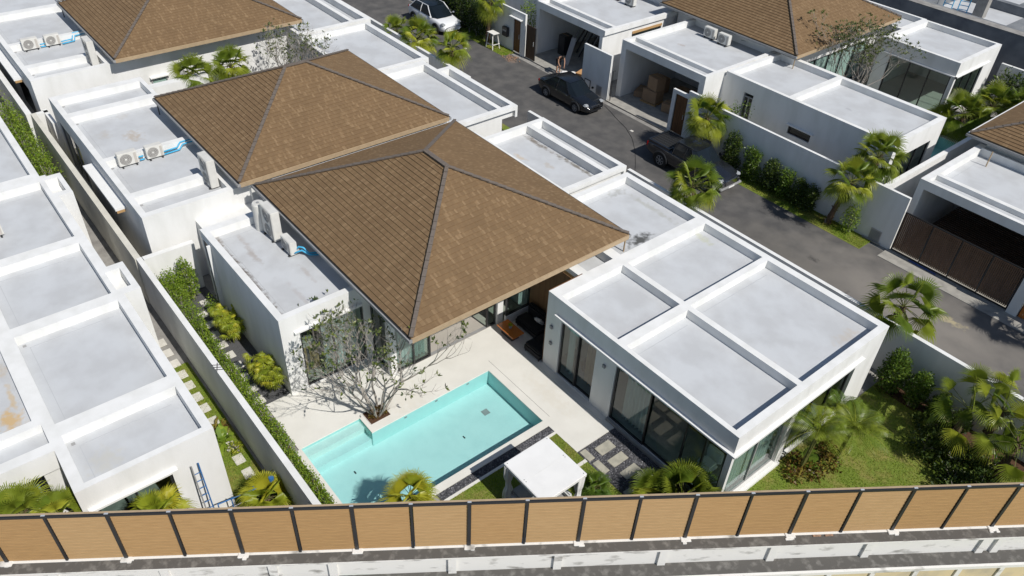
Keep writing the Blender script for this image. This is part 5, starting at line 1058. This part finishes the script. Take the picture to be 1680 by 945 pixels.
def car(label, cat, loc, rz, paint, L, W, st, gh, roofp, name, wheel_r=.31, wb=2.6, kind='sedan', ax=0.0):
    t = thing(name, label, cat, loc, rz)
    rows = []
    for (x, w, zb, zt) in st:
        h = section(w * W / 2, zb, zt); ring = [(x, y, z) for y, z in h] + [(x, -y, z) for y, z in h[-2:0:-1]]; rows.append(ring + [ring[0]])
    mb = MB(); n = len(rows[0]) - 1
    for r in rows: mb.v += r[:-1]; mb.t += [0.0] * n
    for i in range(len(rows) - 1):
        for k in range(n): mb.f.append((i * n + k, i * n + (k + 1) % n, (i + 1) * n + (k + 1) % n, (i + 1) * n + k))
    mb.f.append(tuple(range(n))); mb.f.append(tuple((len(rows) - 1) * n + k for k in range(n))[::-1])
    body = mb.build('body', paint, t); smooth_obj(body, 2)
    # greenhouse: gh = list of (x, half width, z) stations: base and roof outline
    (bx0, bx1, bz0, bz1, bw), (rx0, rx1, rz0, rw) = gh
    bw *= W / 2; rw *= W / 2; g = MB(); base = []; top = []
    m = 6
    P0 = [Vector((bx0, -bw * .86, bz0)), Vector((bx0 + .18, -bw, bz0)), Vector((bx1 - .45, -bw, bz1)), Vector((bx1, -bw * .72, bz1)), Vector((bx1 + .06, 0, bz1)), Vector((bx1, bw * .72, bz1)), Vector((bx1 - .45, bw, bz1)), Vector((bx0 + .18, bw, bz0)), Vector((bx0, bw * .86, bz0)), Vector((bx0 - .04, 0, bz0))]
    P1 = [Vector((rx0, -rw * .9, rz0 - .05)), Vector((rx0 + .15, -rw, rz0 - .02)), Vector((rx1 - .2, -rw, rz0 - .02)), Vector((rx1, -rw * .82, rz0 - .06)), Vector((rx1 + .04, 0, rz0 - .03)), Vector((rx1, rw * .82, rz0 - .06)), Vector((rx1 - .2, rw, rz0 - .02)), Vector((rx0 + .15, rw, rz0 - .02)), Vector((rx0, rw * .9, rz0 - .05)), Vector((rx0 - .03, 0, rz0 - .02))]
    N_ = 10; rows = [[p.lerp(q, f) + Vector((0, 0, 0)) for p, q in zip(P0, P1)] for f in (0, .5, 1)]
    for p in rows[1]: p.y *= 1.03
    for r in rows: g.v += [tuple(p) for p in r]; g.t += [0.0] * N_
    for i in range(2):
        for k in range(N_): g.f.append((i * N_ + k, i * N_ + (k + 1) % N_, (i + 1) * N_ + (k + 1) % N_, (i + 1) * N_ + k))
    g.f.append(tuple(2 * N_ + k for k in range(N_)))
    gl = g.build('windows', 'glasscar', t); 
    cz = Vector((0, 0, .02)); r = MB(); ctr = Vector(((rx0 + rx1) / 2, 0, rz0 + .03))
    ring = [p + cz for p in P1]; mid = [ctr.lerp(p, .6) + Vector((0, 0, .02)) for p in ring]
    r.v += [tuple(p) for p in ring + mid] + [tuple(ctr)]; r.t += [0.0] * (2 * N_ + 1)
    for k in range(N_): r.f.append((k, (k + 1) % N_, N_ + (k + 1) % N_, N_ + k)); r.f.append((N_ + k, N_ + (k + 1) % N_, 2 * N_))
    ro = r.build('roof_panel', roofp, t, smooth=True)
    for a, b, w in ((1, 1, .05), (2, 2, .05), (7, 7, .05), (6, 6, .05)):
        pl = MB(); p, q = P0[a], P1[b]; o = Vector((0, .012 * (1 if p.y > 0 else -1), 0)); pl.tube([p + o, p.lerp(q, .5) + o * 2.2, q + o + Vector((0, 0, .02))], .032, 6); pl.build('pillar', paint, t)
    for s in (-1, 1):
        pl = MB(); xm = (bx0 + bx1) / 2 - .15; pl.tube([(xm, s * (bw + .008), (bz0 + bz1) / 2), (xm + .02, s * ((bw + rw) / 2 * 1.03 + .01), (bz0 + rz0) / 2), (xm + .05, s * (rw + .01), rz0 - .01)], .028, 6)
        pl.build('pillar', paint, t); pl = MB(); pl.tube([P1[1 if s < 0 else 7] + Vector((0, 0, .02)), P1[2 if s < 0 else 6] + Vector((0, 0, .02))], .025, 6); pl.build('roof_edge', paint, t)
    # wheels
    for sx in (1, -1):
        for sy in (1, -1):
            cx = sx * wb / 2 + ax; cy = sy * (W / 2 - .10); ty = MB()
            prof = [(.60, -.10), (.90, -.115), (1, -.08), (1.0, .08), (.90, .115), (.60, .10)]; k = 26
            for a in range(k): 
                for (q, o) in prof: ty.v.append((cx + q * wheel_r * math.cos(2 * math.pi * a / k), cy + o, wheel_r + q * wheel_r * math.sin(2 * math.pi * a / k))); ty.t.append(0.0)
            for a in range(k):
                for j in range(6): ty.f.append((a * 6 + j, a * 6 + (j + 1) % 6, ((a + 1) % k) * 6 + (j + 1) % 6, ((a + 1) % k) * 6 + j))
            wo = ty.build('wheel', 'rubber', t)
            rm = MB(); yo = cy + sy * .09
            rm.tube([(cx, cy, wheel_r), (cx, cy + sy * .095, wheel_r)], wheel_r * .18, 10)
            for a in range(7):
                aa = a * 2 * math.pi / 7; rm.bar((cx, yo, wheel_r), (cx + math.cos(aa) * wheel_r * .6, yo, wheel_r + math.sin(aa) * wheel_r * .6), .05, .03)
            rm.tube([(cx + wheel_r * .61 * math.cos(2 * math.pi * a / 24), yo, wheel_r + wheel_r * .61 * math.sin(2 * math.pi * a / 24)) for a in range(25)], .018, 5)
            rm.build('rim', 'grey', wo)
            ar = MB(); ya = sy * (W / 2 - .012); R2 = wheel_r * 1.17
            ar.tube([(cx + R2 * math.cos(a * math.pi / 14), ya, wheel_r + R2 * math.sin(a * math.pi / 14)) for a in range(15)], .045, 6); ar.v = [(x, y, z) for x, y, z in ar.v]
            fillp = MB(); fillp.disc((cx, sy * (W / 2 - .004), wheel_r + .02), (0, sy, 0), R2 * .98, 28); fillp.build('wheel_arch', 'rubber', t); ar.build('wheel_arch_lip', 'black', t)
    return t
st = [(-2.20, .80, .42, .80), (-2.12, .90, .26, .93), (-1.75, .97, .18, .99), (-1.1, 1.0, .17, .97), (0, 1.0, .17, .92), (.85, 1.0, .17, .90), (1.3, .98, .17, .84), (1.8, .93, .18, .73), (2.08, .84, .22, .62), (2.2, .66, .32, .50)]
sd = car('black four-door sedan parked on the street in front of the garages', 'car', (-16.05, 16.08, -.012), 0, 'carblack', 4.4, 1.72, st, ((-1.75, 1.18, .93, .84, .93), (-.95, .35, 1.44, .68)), 'carblack', 'sedan_car', .31, 2.58)
for s in (-1, 1):
    MB().rbox(1.80, 2.06, s * .60 - .16, s * .60 + .16, .56, .70, .05, Matrix.Rotation(R(0), 4, 'Z')).build('headlight', 'lamp', sd)
    MB().rbox(-2.17, -2.02, s * .62 - .15, s * .62 + .15, .70, .86, .04).build('tail_light', 'red', sd); MB().rbox(.78, .93, s * .93 - .07, s * .93 + .07, .90, 1.02, .03).build('mirror', 'carblack', sd)
    for x in (-.35, .55): MB().rbox(x - .1, x + .06, s * .862 - .012, s * .862 + .012, .80, .83, .005).build('door_handle', 'chrome', sd)
MB().rbox(2.08, 2.16, -.34, .34, .52, .60, .02).build('grille', 'chrome', sd); MB().box(2.19, 2.2, -.22, .22, .36, .48).build('number_plate', 'white2', sd); MB().rbox(2.06, 2.17, -.5, .5, .22, .34, .03).build('air_intake', 'black', sd)
stw = [(-2.25, .82, .45, .95), (-2.15, .92, .30, 1.05), (-1.7, .98, .22, 1.08), (-.9, 1.0, .20, 1.03), (.2, 1.0, .20, 1.0), (1.0, .99, .20, .98), (1.6, .95, .21, .90), (2.05, .86, .25, .78), (2.22, .70, .34, .60)]
ws = car('white car with black glass roof parked by the tall hedge', 'car', (-30.6, 16.3, -.012), 0, 'carwhite', 4.5, 1.82, stw, ((-2.0, 1.25, 1.05, .98, .93), (-1.45, .35, 1.58, .72)), 'glasscar', 'white_car', .34, 2.7)
for s in (-1, 1):
    MB().rbox(1.75, 2.1, s * .66 - .14, s * .66 + .14, .70, .84, .05).build('headlight', 'lamp', ws); MB().rbox(.82, .98, s * .99 - .08, s * .99 + .08, 1.0, 1.12, .03).build('mirror', 'carwhite', ws); MB().rbox(-2.22, -2.08, s * .65 - .16, s * .65 + .16, .85, 1.0, .04).build('tail_light', 'red', ws)
# pickup: cab body + open bed
stp = [(-2.50, .90, .55, 1.02), (-2.42, .95, .45, 1.10), (-1.8, .98, .36, 1.12), (-.9, .99, .32, 1.12), (0, 1.0, .30, 1.12), (.9, 1.0, .30, 1.13), (1.4, .98, .32, 1.12), (2.0, .95, .36, 1.05), (2.42, .88, .42, .94), (2.55, .76, .50, .80)]
pk = car('dark grey double-cab pickup with open cargo bed parked by the wall', 'pickup truck', (-6.15, 15.58, -.012), 0, 'cardark', 5.1, 1.84, stp, ((-.88, 1.25, 1.10, 1.12, .93), (-.72, .55, 1.72, .76)), 'cardark', 'pickup_truck', .40, 3.0, ax=.1)
bd = solid([('+', -2.44, -.98, -.80, .80, 1.08, 1.19), ('-', -2.38, -1.02, -.72, .72, 1.08, 1.19)]); bd.build('bed_rail', 'cardark', pk); MB().box(-2.38, -1.02, -.72, .72, 1.155, 1.16).build('bed_floor', 'rubber', pk)
for i in range(7): MB().box(-2.36, -1.04, -.66 + i * .21, -.60 + i * .21, 1.161, 1.17).build('bed_rib', 'black', pk)
for s in (-1, 1):
    MB().rbox(2.2, 2.46, s * .66 - .17, s * .66 + .17, .78, .94, .04).build('headlight', 'lamp', pk); MB().rbox(.85, 1.02, s * 1.02 - .09, s * 1.02 + .09, 1.12, 1.32, .03).build('mirror', 'cardark', pk); MB().rbox(-2.5, -2.42, s * .80 - .06, s * .80 + .06, .80, 1.05, .02).build('tail_light', 'red', pk)
    MB().bar((-.6, s * .70, 1.78), (.4, s * .70, 1.78), .04, .04).build('roof_rail', 'black', pk)
MB().rbox(2.45, 2.57, -.45, .45, .58, .86, .02).build('grille', 'chrome', pk); MB().rbox(2.44, 2.62, -.82, .82, .42, .54, .03).build('bumper', 'grey', pk); MB().box(2.62, 2.63, -.22, .22, .44, .53).build('number_plate', 'white2', pk)

# ------------------------------------------------------------------ person bending at the open garage
def person():
    t = thing('person', 'person in black shirt bending forward over white bags at the garage threshold', 'person', (-19.55, 18.2, .02), R(-18))
    bm = bmesh.new()
    pts = {'pel': (0, 0, .88, .13), 'bel': (.12, 0, 1.02, .125), 'che': (.30, 0, 1.16, .14), 'nec': (.44, 0, 1.22, .055), 'hed': (.54, 0, 1.22, .075), 'top': (.66, 0, 1.20, .085),
           'hl': (-.01, .09, .84, .10), 'kl': (.05, .10, .46, .065), 'al': (-.02, .11, .08, .042), 'fl': (.13, .12, .04, .035), 'hr': (-.01, -.09, .84, .10), 'kr': (.10, -.11, .45, .065), 'ar': (.03, -.12, .08, .042), 'fr': (.18, -.13, .04, .035),
           'sl': (.36, .18, 1.14, .06), 'el': (.44, .21, .88, .042), 'wl': (.56, .15, .66, .03), 'pl': (.59, .13, .59, .035), 'sr': (.36, -.18, 1.14, .06), 'er': (.42, -.22, .88, .042), 'wr': (.54, -.16, .65, .03), 'pr': (.57, -.14, .58, .035)}
    names = list(pts); vs = [bm.verts.new(pts[k][:3]) for k in names]; ix = {k: i for i, k in enumerate(names)}
    for a, b in (('pel', 'bel'), ('bel', 'che'), ('che', 'nec'), ('nec', 'hed'), ('hed', 'top'), ('pel', 'hl'), ('hl', 'kl'), ('kl', 'al'), ('al', 'fl'), ('pel', 'hr'), ('hr', 'kr'), ('kr', 'ar'), ('ar', 'fr'), ('che', 'sl'), ('sl', 'el'), ('el', 'wl'), ('wl', 'pl'), ('che', 'sr'), ('sr', 'er'), ('er', 'wr'), ('wr', 'pr')): bm.edges.new((vs[ix[a]], vs[ix[b]]))
    def skinned(keys, name, m, grow=0, parent=t):
        me = bpy.data.meshes.new(name); b2 = bmesh.new(); vv = {k: b2.verts.new(pts[k][:3]) for k in keys}
        for e in bm.edges:
            a, b = names[e.verts[0].index], names[e.verts[1].index]
            if a in vv and b in vv: b2.edges.new((vv[a], vv[b]))
        b2.to_mesh(me); b2.free(); me.materials.append(M[m]); o = bpy.data.objects.new(name, me); col.objects.link(o); o.parent = parent
        s = o.modifiers.new('skin', 'SKIN'); s.use_smooth_shade = True
        lay = me.skin_vertices[0].data if me.skin_vertices else None
        if lay is None:
            bb = bmesh.new(); bb.from_mesh(me); bb.verts.layers.skin.verify(); bb.to_mesh(me); bb.free(); lay = me.skin_vertices[0].data
        for i, k in enumerate(keys): lay[i].radius = (pts[k][3] + grow,) * 2; lay[i].use_root = (i == 0)
        u = o.modifiers.new('sub', 'SUBSURF'); u.levels = 1; u.render_levels = 1; return o
    bm.verts.index_update(); bm.verts.ensure_lookup_table()
    body = skinned(names, 'body', 'skin')
    sh = skinned(['pel', 'bel', 'che', 'sl', 'sr'], 'shirt', 'cloth', .014, body); tr_ = skinned(['pel', 'hl', 'kl', 'hr', 'kr'], 'shorts', 'cloth', .012, body)
    hd = MB(); b3 = bmesh.new(); bmesh.ops.create_icosphere(b3, subdivisions=2, radius=.105, matrix=Matrix.Translation((.60, 0, 1.26))); hd.bm(b3); hd.build('hair', 'hair', body, smooth=True)
    for s in (-1, 1):
        for k in range(4):
            f = MB(); bx, by, bz = .585 + .012 * k, s * (.135 + .012 * (k - 1.5)), .575; f.tube([(bx, by, bz), (bx + .015, by, bz - .04), (bx + .012, by - s * .004, bz - .075 + .004 * abs(k - 1))], [.0095, .008, .006], 5); f.build('finger', 'skin', body)
        f = MB(); f.tube([(.56, s * .12, .60), (.55, s * .095, .575), (.56, s * .085, .545)], [.010, .009, .007], 5); f.build('thumb', 'skin', body)
        MB().rbox(-.06 if s > 0 else -.01, .19 if s > 0 else .24, s * .12 - .05, s * .12 + .05, 0, .075, .02).build('shoe', 'cushion', body)
    return t
person()

# ------------------------------------------------------------------ things stored in the garages
CG = 'cardboard boxes stacked in the garages'
def carton(label, x, y, z, w, d, h, rz=0, m='card', grp=CG):
    t = thing('cardboard_box', label, 'box', (x, y, z), rz, grp); MB().rbox(-w / 2, w / 2, -d / 2, d / 2, 0, h, .015).build('carton', m, t); MB().box(-w / 2 + .01, w / 2 - .01, -.03, .03, h + .001, h + .004).build('tape', 'fence', t); return t
carton('big brown carton at the bottom of the stack on a pallet in the open garage', -13.1, 20.1, .14, 1.0, .8, .75, .1); carton('brown carton on top of the pallet stack', -13.0, 20.15, .90, .8, .7, .8, -.1)
carton('low wide carton right of the pallet stack', -11.6, 20.0, .04, .8, .7, .55, .2); carton('dusty carton next to the right garage pier', -10.5, 20.3, .04, 1.0, .8, .5, -.15); carton('flattened carton pile left of the pallet', -14.1, 20.4, .04, .9, 1.1, .35, .4)
carton('carton deep inside the garage behind the pallet stack', -13.9, 21.6, .04, .9, .8, .9, 0); carton('tall carton deep in the right half of the garage', -10.0, 21.3, .04, .7, .7, 1.0, .1); carton('carton in the middle back of the garage', -12.1, 21.8, .04, 1.0, .8, .7, .2)
pl_ = thing('pallet', 'wooden pallet under the brown carton stack', 'pallet', (-13.1, 20.1, .03), .1)
for k in range(6): MB().box(-.58 + k * .2, -.44 + k * .2, -.45, .45, .08, .1).build('board', 'fence', pl_)
for k in range(3): MB().box(-.58, .56, -.44 + k * .4, -.36 + k * .4, 0, .079).build('runner', 'fence', pl_)
ob = thing('cardboard_box', 'orange brown open carton in the sun by the white bags', 'box', (-17.75, 18.65, .03), .3, CG)
MB().box(-.33, .33, -.27, .27, 0, .55).build('carton', 'cardlit', ob)
for a, b, c, d in (((-.33, -.27), (.33, -.27), (.40, -.5), (-.38, -.48)), ((-.33, .27), (.33, .27), (.42, .48), (-.3, .5))): MB().box(0, 0.001, 0, .001, .5, .501).build('flap', 'cardlit', ob) if False else (lambda m: (m.quad((a[0], a[1], .551), (b[0], b[1], .551), (c[0], c[1], .62), (d[0], d[1], .60)), m.build('flap', 'cardlit', ob)))(MB())
def bag(label, x, y, r, m='fabric', z=.03):
    mb = MB(); bm = bmesh.new(); bmesh.ops.create_icosphere(bm, subdivisions=3, radius=r)
    for v in bm.verts: v.co *= 1 + random.uniform(-.10, .10); v.co.z = v.co.z * .6 + r * .5
    mb.bm(bm); o = mb.build('rubbish_bag', m); o.location = (x, y, z); tag(o, label, 'bag', 'white bags at the garage threshold')
bag('white crumpled bag in front of the bending person', -18.95, 18.25, .26); bag('largest white crumpled bag beside the open carton', -18.45, 18.45, .33); bag('pale grey bag behind the open carton', -17.9, 19.4, .28, 'cushion')
lean = thing('leaning_boards', 'tall pale board leaning inside the garage behind the person', 'board', (-20.2, 19.6, .03)); P(lean, 'board', MB().bar((-20.1, 19.4, .03), (-20.35, 20.2, 1.6), .35, .05), 'greytile')
bk = thing('scaffold_pile', 'dark pile of tubes and boards in the shade of the upper garage', 'pile', (-20.6, 21.6, .03))
for k in range(9): P(bk, 'tube', MB().tube([(-21.8 + k * .3, 21.2 + random.uniform(-.2, .2), .03), (-21.6 + k * .3 + random.uniform(-.3, .3), 22.4, 2.3)], .05, 6), 'black' if k % 3 else 'grey')
carton('black crate deep in the upper garage', -18.6, 21.0, .03, 1.7, 1.1, 1.1, 0, 'black', None); carton('dark crate stacked left in the upper garage', -21.6, 20.6, .03, .6, .7, 1.3, 0, 'black', None)
tr2 = thing('wooden_stand', 'weathered white trestle tied around the palm beside the mailbox', 'trestle', (-25.2, 17.15, 0))
for a, b in (((-25.5, 16.95, 0), (-25.3, 17.0, 1.05)), ((-24.75, 16.95, 0), (-24.85, 17.0, 1.05)), ((-25.5, 17.5, 0), (-25.3, 17.4, 1.05)), ((-24.7, 17.5, 0), (-24.85, 17.4, 1.05))): P(tr2, 'leg', MB().bar(a, b, .05, .05), 'oldwhite')
P(tr2, 'top_board', MB().box(-25.4, -24.7, 16.95, 17.45, 1.05, 1.09), 'oldwhite'); P(tr2, 'brace', MB().bar((-25.45, 16.96, .3), (-24.78, 16.96, .3), .04, .04), 'oldwhite'); P(tr2, 'brace', MB().bar((-24.73, 16.95, .35), (-24.73, 17.5, .35), .04, .04), 'oldwhite')
hs = MB(); hs.tube([(-14.4, 17.37, .0), (-13.6, 17.1, .0), (-12.86, 16.79, .0), (-11.62, 16.37, .0), (-10.6, 15.8, .0), (-10.19, 15.48, .0), (-9.5, 14.9, 0), (-9.0, 14.41, 0), (-8.4, 13.8, 0), (-7.96, 13.31, 0), (-7.4, 12.4, 0), (-6.9, 11.2, 0)], .011, 5)
single('hose', hs, 'hose', 'thin black hose curving across the asphalt between the sedan and the pickup', 'hose')
single('rubble_patch', (lambda m: [m.rbox(x - .05, x + .05, y - .03, y + .03, .0, .035, .008, Matrix.Translation((x, y, 0)) @ Matrix.Rotation(random.uniform(0, 3), 4, 'Z') @ Matrix.Translation((-x, -y, 0))) for x, y in [(random.gauss(-23.0, .35), random.gauss(17.2, .25)) for _ in range(60)]] and m)(MB()), 'brick', 'reddish brick rubble at the foot of the brown wooden door', 'rubble')['kind'] = 'stuff'
for i, (x, y, l) in enumerate(((-26.0, 15.6, 'pale round manhole stone in the asphalt near the hedge end'), (-11.2, 16.4, 'small white scrap lying in the palm shadow on the asphalt'))):
    single('litter', MB().rbox(x - .1, x + .1, y - .08, y + .08, -.012, .012, .008), 'stonew', l, 'litter')
single('blue_wrap', MB().tube([(5.0, 17.8, .05), (5.5, 17.8, .05), (6.3, 17.8, .04)], .03, 6), 'bluetarp', 'crumpled blue plastic strip along the bottom of the slatted gate', 'plastic strip')
